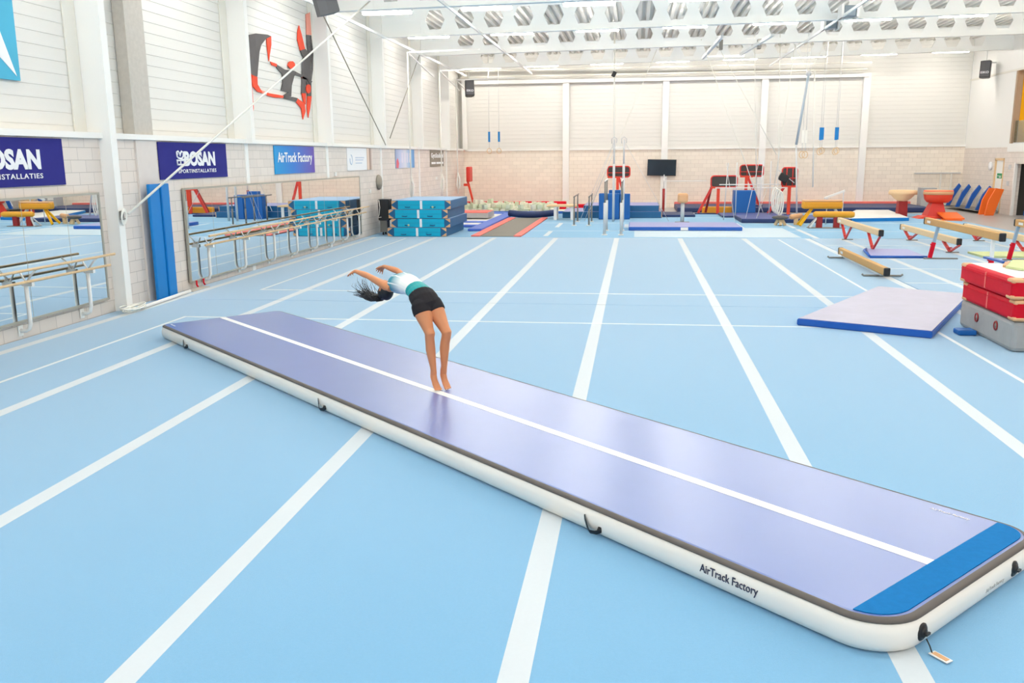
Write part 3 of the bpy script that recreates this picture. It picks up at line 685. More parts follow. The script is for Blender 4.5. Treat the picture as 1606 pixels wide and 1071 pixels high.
for k in range(7):
    rr = .16+.03*k; mb.tube([(-8.62+.05*math.sin(3*k)+rr*.42*math.cos(a), 14.15+.06*math.cos(2*k)+rr*math.sin(a), .03+.012*k+.012*math.sin(2*a+k)) for a in [j*PI/9 for j in range(18)]], .011, 6, closed=True)
tag(mb.build('rope_coil', 'rope', at=(-8.62, 14.15, 0)), 'loose coil of white rope on the floor at the near white column', 'rope')
tag(MB().cyl((-8.60, 14.35, .04), (-8.72, 16.35, .04), .032, n=12).build('floor_pole', 'white', at=(-8.66, 15.3, .04)), 'white pole lying on the floor in front of the blue wall pads', 'pole')
tag(MB().bx(-8.93, -8.72, 16.5, 17.2, .0, .02, bev=.004).build('floor_plate', 'concrete', at=(-8.85, 16.8, 0)), 'flat grey threshold plate on the floor below the long mirror', 'plate')
for y in (17.0, 17.3): tag(MB().tube([(-8.9, y, .16), (-8.9, y, .07), (-8.87, y, .03)], .018, 8).build('red_stopper', 'redmat', at=(-8.9, y, .1)), 'small red rubber stopper under the near end of the long mirror', 'stopper', 'red stoppers under the mirror')
# thin dark wind braces in the wall plane
for (y0, z0, y1, z1, lab) in ((24.4, 6.9, 31.0, 3.06, 'thin dark steel brace running down from the big loudspeaker'), (36.6, 6.8, 31.6, 3.3, 'thin steel brace slanting down behind the hanging ropes')):
    tag(MB().cyl((-8.72, y0, z0), (-8.74, y1, z1), .018, n=8).build('wind_brace', 'brace', at=(-8.9, y0, z0)), lab, 'brace')
# small wall fittings
mb = MB(); mb.lathe([(0, 0), (.26, 0), (.27, .03), (.22, .09), (.1, .12), (0, .12)], 24, basis((0, 1, 0), (0, 0, 1), (1, 0, 0), (-8.99, 30.75, 1.77)))
tag(mb.build('wall_fan', mat('fan_grey', (150, 144, 132), .5), at=(-8.99, 30.75, 1.77)), 'round grey wall fan on the left wall above the black trolley', 'fan')
for y, z, lab in ((29.7, 1.5, 'small white socket box between the long mirror and the wall fan'), (26.2, 2.14, 'small white sign plate just above the long mirror'), (17.3, .2, 'small white socket box at floor level under the long mirror'), (40.1, 1.7, 'small grey switch box on the left wall below the brown banner')):
    tag(MB().box((-8.98, y, z), (.05, .14, .12), bev=.01).build('socket_box', 'whitevinyl', at=(-8.98, y, z)), lab, 'socket box')
# loudspeakers
def speaker(loc, yaw, pitch, lab, sz=(.42, .4, .72), m='black', logo=True, axis='Z'):
    R_ = Euler((pitch, 0, yaw)).to_matrix()
    t = thing('loudspeaker', lab, 'loudspeaker', loc); L = Vector(loc)
    w_, d_, h_ = sz
    mb = MB(); mm = R_.to_4x4(); mm.translation = L-R_@Vector((0, 0, h_/2))
    mb.prism([(-w_/2, -d_/2), (w_/2, -d_/2), (w_/2, d_*.1), (w_*.3, d_/2), (-w_*.3, d_/2), (-w_/2, d_*.1)], h_, mm); mb.build('cabinet', m, t)
    mb = MB(); mb.box(L+R_@Vector((0, -d_/2-.008, 0)), (w_*.92, .015, h_*.94), R_, bev=.005); mb.build('grille', 'speaker', t)
    mb = MB(); mb.box(L+R_@Vector((0, 0, h_/2+.06)), (w_*.7, .06, .03), R_); mb.cyl(L+R_@Vector((0, 0, h_/2)), Vector((L.x, L.y+.05, 7.7)), .015); mb.build('hanger', 'beam', t)
    if logo:
        mm = (R_@basis((1, 0, 0), (0, 0, 1), (0, -1, 0)).to_3x3()).to_4x4(); mm.translation = L+R_@Vector((0, -d_/2-.02, -h_*.2))
        MB().text('EIKO', mm, .1, w_*.8, .004, bold=.03).build('logo_lettering', 'bannerwhite', t)
speaker((-7.96, 43.2, 5.83), .35, -.2, 'black loudspeaker hanging in the far left corner')
speaker((15.55, 44.0, 6.28), -.5, -.1, 'black loudspeaker hanging on the right wall below the ceiling')
speaker((-6.95, 20.0, 6.12), 2.2, -.25, 'dark grey loudspeaker hanging large at the top beside the mural', (.46, .42, .78), 'speaker', False)
# climbing rope carriages in the far left
def rope_unit(x, y, ztop, lab, loop):
    t = thing('climbing_rope', lab, 'climbing rope', (x, y, ztop))
    mb = MB(); mb.cyl((x, y, ztop), (x, y, .9), .03, n=8); mb.build('rope', 'rope', t)
    mb = MB(); mb.tube([(x, y, 1.9), (x+.1, y-.05, 1.6), (x+.08, y, 1.25), (x-.02, y+.05, 1.0), (x-.06, y, 1.3), (x, y, 1.8)], .035, 8); mb.build('knotted_loop', 'rope', t)
    mb = MB(); mb.bar((x, y, ztop-.02), (x, y, 7.7), .04, .04); mb.bar((x, y, ztop), (x+2.8, y, ztop+.05), .05, .05); mb.bar((x, y, ztop), (x+.2, y+3.6, ztop-.6), .05, .05); mb.build('swing_arm', 'white', t)
rope_unit(-8.72, 34.4, 6.55, 'white climbing rope at the left wall, nearest of the three', 0)
rope_unit(-8.75, 40.2, 6.4, 'white climbing rope at the left wall, second of the three', 0)
rope_unit(-8.5, 42.7, 6.2, 'white climbing rope at the left wall, farthest of the three', 0)

# ------------------------------------------------------------ turquoise mat pile and trolley
def folded_mat(z0, dx, dy, lab, patch=0):
    x0, x1, y0, y1 = -8.22+dx, -6.2+dx, 29.2+dy, 32.3
    t = thing('landing_mat', lab, 'gym mat', ((x0+x1)/2, (y0+y1)/2, z0), 'turquoise landing mats in the pile')
    h = .298
    MB().bx(x0, x1, y0+.012, y1, z0+.002, z0+h, bev=.02).build('mat_body', 'dteal', t)
    MB().bx(x0+.22, x1-.2, y0, y0+.03, z0+.01, z0+h-.01, bev=.006).build('front_cover', 'turq', t)
    MB().bx(x0+.02, x1-.02, y0+.03, y1-.02, z0+h-.005, z0+h+.004).build('top_cover', 'lightblue', t)
    for a, s in ((x0, 1), (x1, -1)):
        for zz, q in ((z0+.012, 1), (z0+h-.012, -1)):
            MB().prism([(a-.004*s, zz), (a+.17*s, zz), (a-.004*s, zz+.12*q)], .012, on_far(0, 0, y0+.014)).build('corner_patch', 'tan', t)
    MB().bx((x0+x1)/2-.03, (x0+x1)/2+.05, y0-.006, y0+.01, z0+.01, z0+h-.01).build('white_band', 'bannerwhite', t)
    MB().bx(x0+.2, x1-.2, y0-.004, y0+.006, z0+h*.49, z0+h*.51).build('fold_seam', 'dteal', t)
    mb = MB()
    for a in (x0+.55, x1-.6): mb.tube([(a-.09, y0-.005, z0+.08), (a-.05, y0-.03, z0+.075), (a+.05, y0-.03, z0+.075), (a+.09, y0-.005, z0+.08)], .012, 6)
    mb.build('handle', 'darkblue', t)
    if patch: MB().prism([(x0+(.6 if patch == 1 else 1.42)+.04*math.cos(k), z0+.08+.035*math.sin(k)) for k in range(6)], .008, on_far(0, 0, y0-.03)).build('sticker', 'palegreen', t)
folded_mat(0.001, -.05, 0, 'turquoise landing mat with tan corners, bottom of the pile of four')
folded_mat(.302, .08, .03, 'turquoise landing mat with tan corners, second from the bottom of the pile', 1)
folded_mat(.603, 0, .02, 'turquoise landing mat with tan corners, third from the bottom of the pile')
folded_mat(.904, .1, .06, 'turquoise landing mat with tan corners, top of the pile of four', 2)
t = thing('equipment_trolley', 'black upright trolley between the left wall and the turquoise mat pile', 'trolley', (-8.55, 29.95, 0))
MB().bx(-8.74, -8.36, 29.75, 30.2, .5, 1.22, bev=.02).build('black_box', 'black', t)
mb = MB(); mb.bx(-8.7, -8.45, 29.8, 30.15, .1, .52); mb.build('base_frame', 'steel', t)
mb = MB(); mb.tube([(-8.70, 29.74, 1.2), (-8.66, 29.70, .95), (-8.70, 29.72, .7), (-8.74, 29.72, .6), (-8.62, 29.70, .62)], .012, 6); mb.build('cable', 'rope', t)
for y in (29.82, 30.12): MB().lathe([(0, -.02), (.05, -.02), (.05, .02), (0, .02)], 14, basis((0, 1, 0), (0, 0, 1), (1, 0, 0), (-8.6, y, .051))).build('wheel', 'black', t)

# ------------------------------------------------------------ right foreground: loose mat and mat stack
u = Vector((.888, -.46, 0)); v = Vector((.46, .888, 0)); o0 = Vector((2.52, 13.93, 0))
t = thing('crash_mat', 'worn pale lilac mat with blue sides lying on the floor beside the red mats', 'gym mat', o0+u+v*2)
def quad(mb, c, z0, z1): return mb.loft([[Vector((p[0], p[1], z)) for p in c] for z in (z0, z1)], smooth=False)
c0 = [o0, o0+u*1.93, Vector((6.02, 16.75, 0)), Vector((4.66, 17.62, 0))]
mb = quad(MB(), c0, .002, .105); bmesh.ops.bevel(mb.bm, geom=mb.bm.edges[:], offset=.012, segments=2, affect='EDGES'); mb.build('blue_side', 'royal', t)
cc = sum(c0, Vector())/4; ci = [cc+(p-cc)*.985 for p in c0]
mb = quad(MB(), ci, .09, .111); mb.build('mat_top', mat('worn_lilac_vinyl', (168, 165, 186), .4, .5, var=.12, vscale=3, bump=1.0, bscale=4), t)
tag(MB().bx(4.68, 4.93, 13.3, 13.55, .002, .08, bev=.02).build('blue_wedge', 'blue', at=(4.7, 13.4, 0)), 'small blue wedge between the lilac mat and the grey canvas mat', 'wedge')
def chunky(name, lab, x0, x1, y0, y1, z0, z1, m, bev=.05):
    t = thing(name, lab, 'gym mat', ((x0+x1)/2, (y0+y1)/2, z0))
    MB().bx(x0, x1, y0, y1, z0, z1, bev=bev).build('mat_body', m, t); return t
t = chunky('crash_mat', 'thick grey canvas mat with round vents at the bottom of the red stack', 4.96, 7.8, 12.2, 14.15, .002, .42, 'greymat', .06)
for y, z in ((13.45, .25), (12.75, .26)):
    mb = MB(); mm = basis((0, -1, 0), (0, 0, 1), (-1, 0, 0), (4.958, y, z))
    mb.lathe([(.035, .0), (.05, .012), (.065, .012), (.07, 0)], 20, mm); r_ = mb.build('vent_ring', 'darkred', t)
    MB().lathe([(0, 0), (.04, 0), (.04, .006), (0, .006)], 20, mm).build('vent_mesh', 'steel', r_)
def red_mat(lab, x0, z0, z1, white):
    t = chunky('landing_mat', lab, x0, x0+2.6, 12.16, 14.05, z0, z1, 'redmat', .045)
    mb = MB(); mb.bx(x0-.006, x0+.01, 13.05, 13.08, z0+.03, z1-.02); mb.build('seam_tape', 'salmon', t)
    MB().bx(x0-.008, x0+2.5, 12.16-.006, 14.0, z1-.075, z1-.067).build('piping', 'redmat', t)
    for y in (12.2, 14.0):
        for zz in (z0+.03, z1-.03):
            MB().box((x0+.085, y+(.055 if y < 13 else -.055), zz), (.18, .2, .065), bev=.03).build('corner_patch', 'tan', t)
    if white:
        MB().bx(x0+.1, x0+2.5, 12.3, 13.95, z1-.01, z1+.006, bev=.003).build('white_top', 'whitevinyl', t)
    return t
red_mat('red landing mat with tan corners, lower of the two red mats', 4.93, .425, .70, False)
red_mat('red landing mat with a white top, upper of the two red mats', 4.88, .71, .98, True)
t = thing('folded_cover', 'pale green sheet with rounded corner lying on the red mat stack', 'sheet', (6.2, 13.6, .99))
mb = MB(); mb.tube([(5.38, 13.05, 1.0), (6.2, 13.2, 1.0), (7.2, 13.4, 1.0)], .01, 6)
mb = MB(); mb.loft([[Vector((x, y, z)) for x, y in ((5.22, 13.3), (5.32, 13.02), (5.6, 12.85), (7.2, 12.75), (7.2, 14.1), (5.62, 14.1))] for z in (.99, 1.02)], smooth=False); mb.build('sheet', 'palegreen', t)
MB().bar((5.25, 13.4, 1.005), (5.5, 13.95, 1.005), .06, .03).build('tan_edge', 'tan', t)
tag(MB().bar((5.42, 14.6, 1.0), (5.42, 13.85, 1.01), .07, .03).build('blue_strap', 'royal', at=(5.42, 14.2, 1.0)), 'short blue strap sticking out over the back of the red mats', 'strap')
# thin floor mats among the beams
t = thing('floor_mat', 'thin blue floor mat with a curled edge between the low beams', 'gym mat', (6.7, 24.4, 0))
mb = quad(MB(), [Vector(p) for p in ((5.98, 23.5, 0), (7.35, 23.6, 0), (7.4, 25.4, 0), (6.35, 25.5, 0))], .002, .045); mb.build('mat_body', 'periw', t)
MB().tube([(5.95, 23.48, .035), (7.35, 23.55, .03)], .034, 8).build('front_edge', 'royal', t)
MB().tube([(5.95, 23.5, .05), (6.15, 24.9, .06), (6.35, 25.5, .04)], .03, 8).build('curled_edge', 'royal', t)
tag(quad(MB(), [Vector(p) for p in ((8.75, 23.75, 0), (10.4, 23.6, 0), (10.5, 24.9, 0), (8.75, 24.8, 0))], .002, .05).build('floor_mat', 'palegreen', at=(9.5, 24.2, 0)), 'thin pale green floor mat lying behind the red mat stack', 'gym mat')

# ------------------------------------------------------------ balance beams
def bevbox(x, y0, y1, z0, z1, w_=.12): return MB().bx(x-w_/2, x+w_/2, y0, y1, z0, z1, bev=.022)
def beam_body(t, x, y0, y1, zt, m):
    bevbox(x, y0+.07, y1-.07, zt-.17, zt).build('beam', m, t)
    for a, b in ((y0, y0+.08), (y1-.08, y1)): bevbox(x, a, b, zt-.175, zt+.003, .128).build('end_cap', 'black', t)
    MB().bx(x-.064, x-.06, y1-.55, y1-.3, zt-.12, zt-.06).build('name_plate', 'whitevinyl', t)
def low_beam(lab, x, y0, y1, zt, ya, yb):
    t = thing('balance_beam', lab, 'balance beam', (x, (y0+y1)/2, 0))
    beam_body(t, x, y0, y1, zt, 'beampale')
    for y in (ya, yb):
        mb = MB(); mb.bar((x, y, .03), (x, y+.6, zt-.17), .07, .05, up=(0, 1, 0)); mb.bar((x, y, .03), (x, y-.65, zt-.17), .05, .04, up=(0, 1, 0)); mb.cyl((x-.05, y+.08, .12), (x+.07, y+.08, .12), .02); mb.build('leg', 'red', t)
        MB().bx(x-.1, x+.22, y-.04, y+.04, .002, .025).build('foot_plate', 'steel', t)
low_beam('pale low balance beam on red V legs, nearest the pommel horses', 6.50, 24.65, 29.75, .62, 25.4, 28.65)
low_beam('pale low balance beam on red V legs behind the tan high beam', 8.36, 24.3, 29.45, .43, 24.95, 28.5)
low_beam('pale low balance beam half hidden by the high beam at the right edge', 10.25, 24.4, 29.5, .45, 25.05, 28.4)
tubegrey = mat('blue_grey_tube', (150, 172, 192), .4, .5)
def high_beam(lab, x, y0, y1, zt, m, ya, yb, sx=-.16):
    t = thing('balance_beam', lab, 'balance beam', (x, (y0+y1)/2, 0))
    beam_body(t, x, y0, y1, zt, m)
    for y in (ya, yb):
        for s in ((sx,) if y == yb else (.0,)):
            L0, L1 = Vector((x+s, y, .03)), Vector((x+s*.15, y, zt-.17)); mid = L0+(L1-L0)*.5
            l_ = MB().bar(L0, mid, .085, .085, up=(0, 1, 0)).build('leg', 'redmat', t)
            MB().bar(mid, L1, .065, .065, up=(0, 1, 0)).build('inner_tube', tubegrey if y == yb else 'white', l_)
            MB().cyl(mid+Vector((-.08, 0, -.05)), mid+Vector((-.02, 0, -.05)), .018).build('locking_knob', 'redmat', l_)
        MB().bx(x-.3, x+.5, y-.04, y+.04, .002, .03).build('foot_plate', 'steel', t)
high_beam('tan high balance beam with a black end, in front of the low beams', 7.53, 19.45, 24.45, .97, 'beamtan', 19.95, 23.4)
high_beam('tan high balance beam cut off by the right edge of the picture', 9.32, 18.4, 23.4, 1.0, 'beamtan', 19.4, 23.2)
t = thing('balance_beam', 'tan floor beam lying low on two thin steel feet beside the lilac mat', 'balance beam', (5.28, 21.5, 0))
beam_body(t, 5.28, 19.35, 23.75, .245, 'beamtan')
MB().bx(5.24, 5.32, 19.7, 23.4, .045, .075).build('under_rail', 'silver', t)
for y in (19.8, 23.3): MB().tube([(4.88, y, .06), (4.92, y, .03), (5.68, y, .03), (5.72, y, .06)], .022, 8).build('foot_bar', 'steel', t)

# ------------------------------------------------------------ centre back: bars, blocks, mats
def rounded_block(lab, x0, x1, y0, y1, z1, m='blue', grp='blue foam blocks at the parallel bars'):
    return tag(MB().bx(x0, x1, y0, y1, .001, z1, bev=.025).build('foam_block', m, at=((x0+x1)/2, (y0+y1)/2, 0)), lab, 'foam block', grp)
rounded_block('upright blue foam block, left one of the front three behind the parallel bars', -1.5, -1.14, 37.7, 38.15, 1.08)
rounded_block('upright blue foam block, middle one of the front three behind the parallel bars', -1.13, -.64, 37.7, 38.15, 1.07)
rounded_block('upright blue foam block, right one of the front three behind the parallel bars', -.62, -.2, 37.7, 38.15, 1.06)
rounded_block('taller blue foam block standing behind the front three', -1.1, -.6, 38.2, 38.56, 1.2)
def parallel_bars(name, lab, x0, x1, y0, y1, zt, zk, m0, m1, wood='white'):
    t = thing(name, lab, 'parallel bars', ((x0+x1)/2, (y0+y1)/2, 0))
    for x in (x0, x1):
        for y in (y0, y1):
            p = MB().cyl((x, y, .02), (x, y, zk), .048 if m0 == 'silver' else .035).build('post', m0, t)
            MB().cyl((x, y, zk), (x, y, zt-.05), .025).build('inner_tube', m1, p)
            MB().tube([(x, y, zt-.06), (x+.0, y+.02, zt-.02), (x, y+.02, zt)], .028, 8).build('saddle', m1, p)
            MB().bx(x-.09, x+.09, y-.1, y+.1, .002, .03, bev=.008).build('foot', 'whitevinyl', p)
        MB().cyl((x, y0-.25, zt), (x, y1+.6, zt), .024).build('rail', wood, t)
    return t
parallel_bars('parallel_bars', 'tall silver parallel bars in front of the blue foam blocks', -.99, -.44, 30.0, 31.9, 1.8, 1.08, 'silver', 'steel')
parallel_bars('parallel_bars', 'low dark steel parallel bars left of the blue foam blocks', -2.3, -1.73, 34.2, 36.3, 1.1, .65, 'steel', 'steel', 'steel')
t = thing('high_bar', 'tall silver posts of a high bar behind the parallel bars', 'high bar', (-.68, 36.5, 0))
for x in (-.86, -.47):
    p = MB().cyl((x, 36.5, 0.002), (x, 36.5, 2.3), .05).build('post', 'silver', t)
    MB().cyl((x, 36.5, 2.3), (x, 36.5, 3.25), .035).build('inner_tube', 'silver', p)
    MB().tube([(x-.1, 36.5, 3.1), (x-.11, 36.5, 3.28), (x, 36.5, 3.36), (x+.1, 36.5, 3.28), (x+.09, 36.5, 3.12)], .016, 8).build('hook', 'silver', p)
MB().cyl((-.9, 36.5, 2.95), (-.43, 36.5, 2.95), .018).build('bar', 'white', t)
for x, x1 in ((-.86, -2.2), (-.47, 1.35), (-.86, -2.0)): MB().cyl((x, 36.5, 3.2), (x1, 36.0, .05), .008, n=6).build('stay_cable', 'silver', t)
t = thing('hanging_rope', 'white hanging rope with a dark clamp over the centre of the hall', 'rope', (-.9, 38, 6.9))
MB().cyl((-.95, 38, 7.7), (-.9, 38, 1.9), .035, n=8).build('rope', 'rope', t)
MB().box((-.95, 37.97, 5.9), (.16, .1, .22), Euler((0, .5, 0)).to_matrix(), bev=.02).build('clamp', 'black', t)
def long_block(lab, x0, x1, y0, y1, z0, z1):
    t = thing('landing_mat', lab, 'gym mat', ((x0+x1)/2, (y0+y1)/2, z0))
    MB().bx(x0, x1, y0, y1, z0, z1, bev=.02).build('mat_body', 'dteal', t)
    MB().bx(x0+.03, x1-.03, y0+.03, y1-.03, z1-.004, z1+.004).build('top_cover', 'periw', t)
    MB().bx(x1-.02, x1+.01, y0-.004, y0+.1, z0+.02, z1-.02).build('corner_patch', 'tan', t)
long_block('long dark blue landing mat behind the foam blocks, lower of two', -3.1, 1.15, 38.6, 41.5, .002, .27)
long_block('long dark blue landing mat behind the foam blocks, upper of two', -2.2, 1.05, 38.75, 41.5, .275, .52)
tag(MB().bx(1.2, 2.6, 39.2, 41.4, .001, .1, bev=.02).build('floor_mat', 'navy', at=(1.9, 40, 0)), 'flat dark blue mat right of the long landing mats', 'gym mat')
t = thing('landing_mat', 'long flat blue mat with a white band, alone on the pale matting', 'gym mat', (1.8, 33, 0))
MB().bx(-.2, 3.75, 31.9, 34.3, .005, .13, bev=.02).build('mat_body', 'royal', t)
MB().bx(-.17, 3.72, 31.93, 34.27, .125, .135).build('top_cover', 'periw', t)
MB().bx(1.62, 1.88, 31.89, 32.0, .02, .12).build('white_band', 'whitevinyl', t)
t = thing('spotting_table', 'white legged table with a wooden top by the foam pit', 'table', (-3.0, 37.8, 0))
MB().bx(-3.66, -2.4, 37.2, 38.2, .55, .62, bev=.01).build('tabletop', 'wood', t)
for x in (-3.3, -2.6):
    for y in (37.3, 38.1): MB().bx(x-.06, x+.06, y-.03, y+.03, .002, .55).build('leg', 'white', t)
t = thing('vaulting_buck', 'small padded vaulting buck on one silver post', 'vaulting buck', (1.88, 36, 0))
MB().bx(1.68, 2.08, 35.8, 36.3, .77, 1.15, bev=.08).build('padded_top', 'tan', t)
MB().cyl((1.88, 36, .03), (1.88, 36, .78), .075).build('post', 'silver', t)
MB().bx(1.6, 2.16, 35.9, 36.1, .002, .03).build('foot_plate', 'steel', t)
t = thing('wall_television', 'black flat television on a bracket on the far wall', 'television', (1.33, 46.75, 2.0))
MB().box((1.33, 46.72, 2.02), (1.45, .07, .82), Euler((.06, .02, 0)).to_matrix(), bev=.01).build('housing', 'black', t)
MB().box((1.33, 46.68, 2.02), (1.39, .012, .76), Euler((.06, .02, 0)).to_matrix()).build('screen', 'screen', t)
MB().bx(1.2, 1.46, 46.74, 46.8, 1.9, 2.15).build('bracket', 'steel', t)

# red framed trampolines parked upright on stands
def net_stand(lab, x0, x1, y, z0, z1, post_x, diag, grid=False, edge=False, diag2=None, zb=0):
    t = thing('rebound_frame', lab, 'rebound frame', ((x0+x1)/2, y, 0))
    w_, h_ = x1-x0, z1-z0; xc, zc = (x0+x1)/2, (z0+z1)/2; r = .12
    pts = []
    for cx, cz, a0 in ((x1-r, z0+r, -90), (x1-r, z1-r, 0), (x0+r, z1-r, 90), (x0+r, z0+r, 180)):
        for k in range(5): a = math.radians(a0+k*22.5); pts.append((cx+r*math.cos(a), y, cz+r*math.sin(a)))
    MB().tube(pts, .035, 8, closed=True).build('frame', 'red', t)
    MB().bx(x0+.03, x1-.03, y-.01, y+.01, z0+.03, z1-.03).build('net', 'charcoal', t)
    if grid:
        mb = MB(); mb.cyl((x0, y-.03, zc-.05), (x1, y-.03, zc-.05), .02)
        for f in (.3, .7): mb.cyl((x0+w_*f, y-.03, z0), (x0+w_*f, y-.03, z1), .02)
        mb.build('cross_bar', 'red', t)
    MB().bar((post_x, y, zb+.03), (post_x, y, z0), .13, .13, up=(0, 1, 0)).build('post', 'redorange', t)
    MB().bar((diag[0], y, zb+.05), (diag[1], y, z0), .11, .09, up=(0, 1, 0)).build('leg', 'red', t)
    if diag2: MB().bar((diag2[0], y+.9, .05), (diag2[1], y+.1, z0), .1, .09, up=(0, 1, 0)).build('leg', 'darkred', t)
    MB().bx(min(diag[0], post_x)-.15, max(post_x, diag[0])+.15, y-.05, y+.05, zb+.002, zb+.05).build('base', 'navy', t)
    MB().bx(x0+.0, x0+.6, y-.09, y+.02, z0-.05, z0+.02).build('top_bracket', 'redorange', t)
net_stand('red framed dark net panel with a slanted leg, left of the blue cube', 3.38, 4.52, 41.2, 1.2, 1.7, 3.71, (2.85, 3.42), diag2=(3.25, 3.4))
net_stand('red framed dark net panel with cross bars, the high one above the blue cube', 4.95, 6.02, 44.0, 1.62, 2.14, 5.25, (5.9, 5.3), True, zb=.2)
net_stand('red framed dark net panel standing tallest beside the yellow horse', 6.38, 7.02, 40.7, 1.25, 2.05, 6.72, (5.85, 6.5), True)
net_stand('red framed dark net panel behind the high bar posts', -1.34, -.27, 44.0, 1.62, 2.12, -.85, (-.3, -.8), True)
t = thing('rebound_frame', 'red folded frame seen edge on in the far left corner', 'rebound frame', (-8.4, 45, 0))
MB().bx(-8.46, -8.27, 44.6, 45.4, 1.4, 2.15, bev=.05).build('frame', 'red', t)
MB().bar((-8.1, 45, .02), (-8.45, 45, 1.42), .1, .1, up=(0, 1, 0)).build('leg', 'redorange', t)
MB().box((-8.52, 45, 1.25), (.2, .5, .12)).build('bracket', 'redorange', t)
tag(MB().bx(4.42, 5.37, 41.15, 42.0, .03, 1.05, bev=.03).build('foam_block', 'blue', at=(4.9, 41.5, 0)), 'large square blue foam block between the red framed net panels', 'foam block')
tag(MB().bx(3.1, 4.5, 42.2, 42.5, -.03, .28, bev=.05).build('bolster', 'yellow', at=(3.8, 42.3, 0)), 'yellow padded bolster lying behind the left red framed panel', 'bolster')
for x0, x1, y0, y1, z, lab in ((3.7, 6.4, 38.9, 41.0, .08, 'flat navy mat in front of the blue foam cube'), (4.15, 8.3, 35.7, 38.2, .16, 'thick navy mat under the beige and yellow horses')):
    t = thing('floor_mat', lab, 'gym mat', ((x0+x1)/2, (y0+y1)/2, 0))
    MB().bx(x0, x1, y0, y1, .001, z, bev=.03).build('mat_body', 'navy', t); MB().bx(x0+.03, x1-.03, y0+.04, y1-.03, z-.004, z+.004).build('top_cover', mat('violet_navy', (66, 78, 140), .5), t)
# horizontal and uneven bar uprights with stay wires around the red panels
t = thing('uneven_bars', 'thin silver uneven bars frame with stay wires among the red panels', 'uneven bars', (4.3, 37.5, 0))
for x, zt in ((3.62, 2.3), (5.0, 2.35)):
    for yy in (37.4, 38.6): MB().cyl((x+(yy-37.4)*.5, yy, .002), (x+.1+(yy-37.4)*.4, yy, zt), .02, n=8).build('post', 'silver', t)
MB().cyl((3.3, 38.0, 1.28), (6.2, 38.0, 1.28), .02).build('rail', 'white', t)
MB().cyl((3.5, 38.5, 1.4), (6.0, 38.5, 1.4), .02).build('rail', 'white', t)
for x0, z0, x1 in ((5.0, 2.3, 4.3), (5.4, 1.3, 4.7), (3.7, 2.3, 3.9)): MB().cyl((x0, 38, z0), (x1, 35.9, .05), .01, n=6).build('stay_wire', 'silver', t)
# rig of white lines from the roof carriage
for k, (a, b, lab) in enumerate((((2.52, 38, 7.2), (5.2, 37.5, .3), 'long white rigging line slanting from the roof, left of the pair'), ((2.85, 38, 7.5), (5.62, 37.5, 2.6), 'long white rigging line slanting from the roof, right of the pair'), ((4.59, 38, 7.4), (4.95, 38, 1.4), 'nearly vertical white rigging line above the blue foam cube'), ((6.2, 38, 6.9), (5.6, 37.6, 1.2), 'white rigging line coming down right of the far column'), ((1.0, 38, 7.4), (-1.9, 37.8, .35), 'faint white line slanting down to the dark parallel bars'))):
    tag(MB().cyl(a, b, .016, n=6).build('rigging_line', 'rope', at=a), lab, 'rigging line')
t = thing('rope_tangle', 'white rope hung in loops on the red leg beside the grey mushroom', 'rope', (5.6, 36.6, 1.2))
mb = MB()
for k in range(4): mb.tube([(5.5+.07*k+.11*math.cos(a), 36.6-.03*k, .86+.48*math.sin(a)-.05*k) for a in [j*PI/8 for j in range(16)]], .03, 6, closed=True)
mb.cyl((5.6, 36.6, 1.2), (5.6, 38, 7.3), .015, n=6); mb.build('rope_loops', 'rope', t)
t = thing('swing_pole', 'grey blue slanted pole hanging from the roof near the rings', 'pole', (6.7, 38, 5.7))
MB().cyl((6.78, 38, 5.75), (6.45, 38, 3.0), .05, n=10).build('pole', mat('pale_blue_grey', (176, 190, 202), .4), t)
MB().cyl((6.45, 38, 3.0), (6.5, 37.2, .02), .035, n=10).build('lower_pole', 'silver', t)
MB().ball((6.78, 38, 5.78), .12).build('pulley', 'silver', t)
mb = MB(); mb.cyl((6.78, 38, 5.8), (6.1, 38, 7.0), .012, n=6); mb.cyl((6.78, 38, 5.8), (7.4, 38, 7.0), .012, n=6); mb.build('hanger_lines', 'rope', t)
tag(MB().cyl((7.0, 38, 5.9), (7.2, 38, 1.3), .03, n=8).build('hanging_rope', 'rope', at=(7.0, 38, 5.9)), 'white hanging rope just right of the slanted grey pole', 'rope')
# gymnastic rings
def rings(lab, x, y, dx=.6, z=2.72, blue='padblue', top=7.84):
    t = thing('gymnastic_rings', lab, 'gymnastic rings', (x+dx/2, y, z))
    for k in (0, 1):
        xx = x+dx*k
        r_ = MB().tube([(xx+.11*math.cos(a), y+.03*math.cos(a), z+.13*math.sin(a)) for a in [j*PI/8 for j in range(16)]], .016, 8, closed=True).build('ring', 'wood', t)
        MB().bx(xx-.05, xx+.05, y-.015, y+.015, z+.45, z+.95).build('strap', blue, r_)
        mb = MB(); mb.cyl((xx, y, z+.12), (xx, y, z+.46), .012, n=6); mb.cyl((xx, y, z+.94), (xx, y, top), .008, n=6); mb.build('cable', 'silver', r_)
rings('pair of wooden rings with blue straps right of the slanted pole, nearer pair', 7.38, 38)
rings('pair of wooden rings with blue straps right of the slanted pole, farther pair', 7.75, 39.5, z=2.76)
rings('small pair of rings with blue straps at the far left of the back wall', -7.35, 45.2, .5, 2.92, top=7.64)
tag(MB().bar((15.75, 44.1, 6.6), (15.99, 44.1, 6.6), .06, .06).build('speaker_bracket', 'beam', at=(15.9, 44.1, 6.6)), 'short pale bracket holding the loudspeaker to the right wall', 'bracket')
rings('pair of plain rings hanging between the slanted pole and the far column', 6.55, 37.2, .12, 2.6, 'rope')
t = thing('low_high_bar', 'low white bar on a dark red post right of the television', 'high bar', (1.35, 43, -.03))
MB().cyl((1.33, 42.6, -.03), (1.33, 42.6, 1.1), .06).build('post', 'darkred', t)
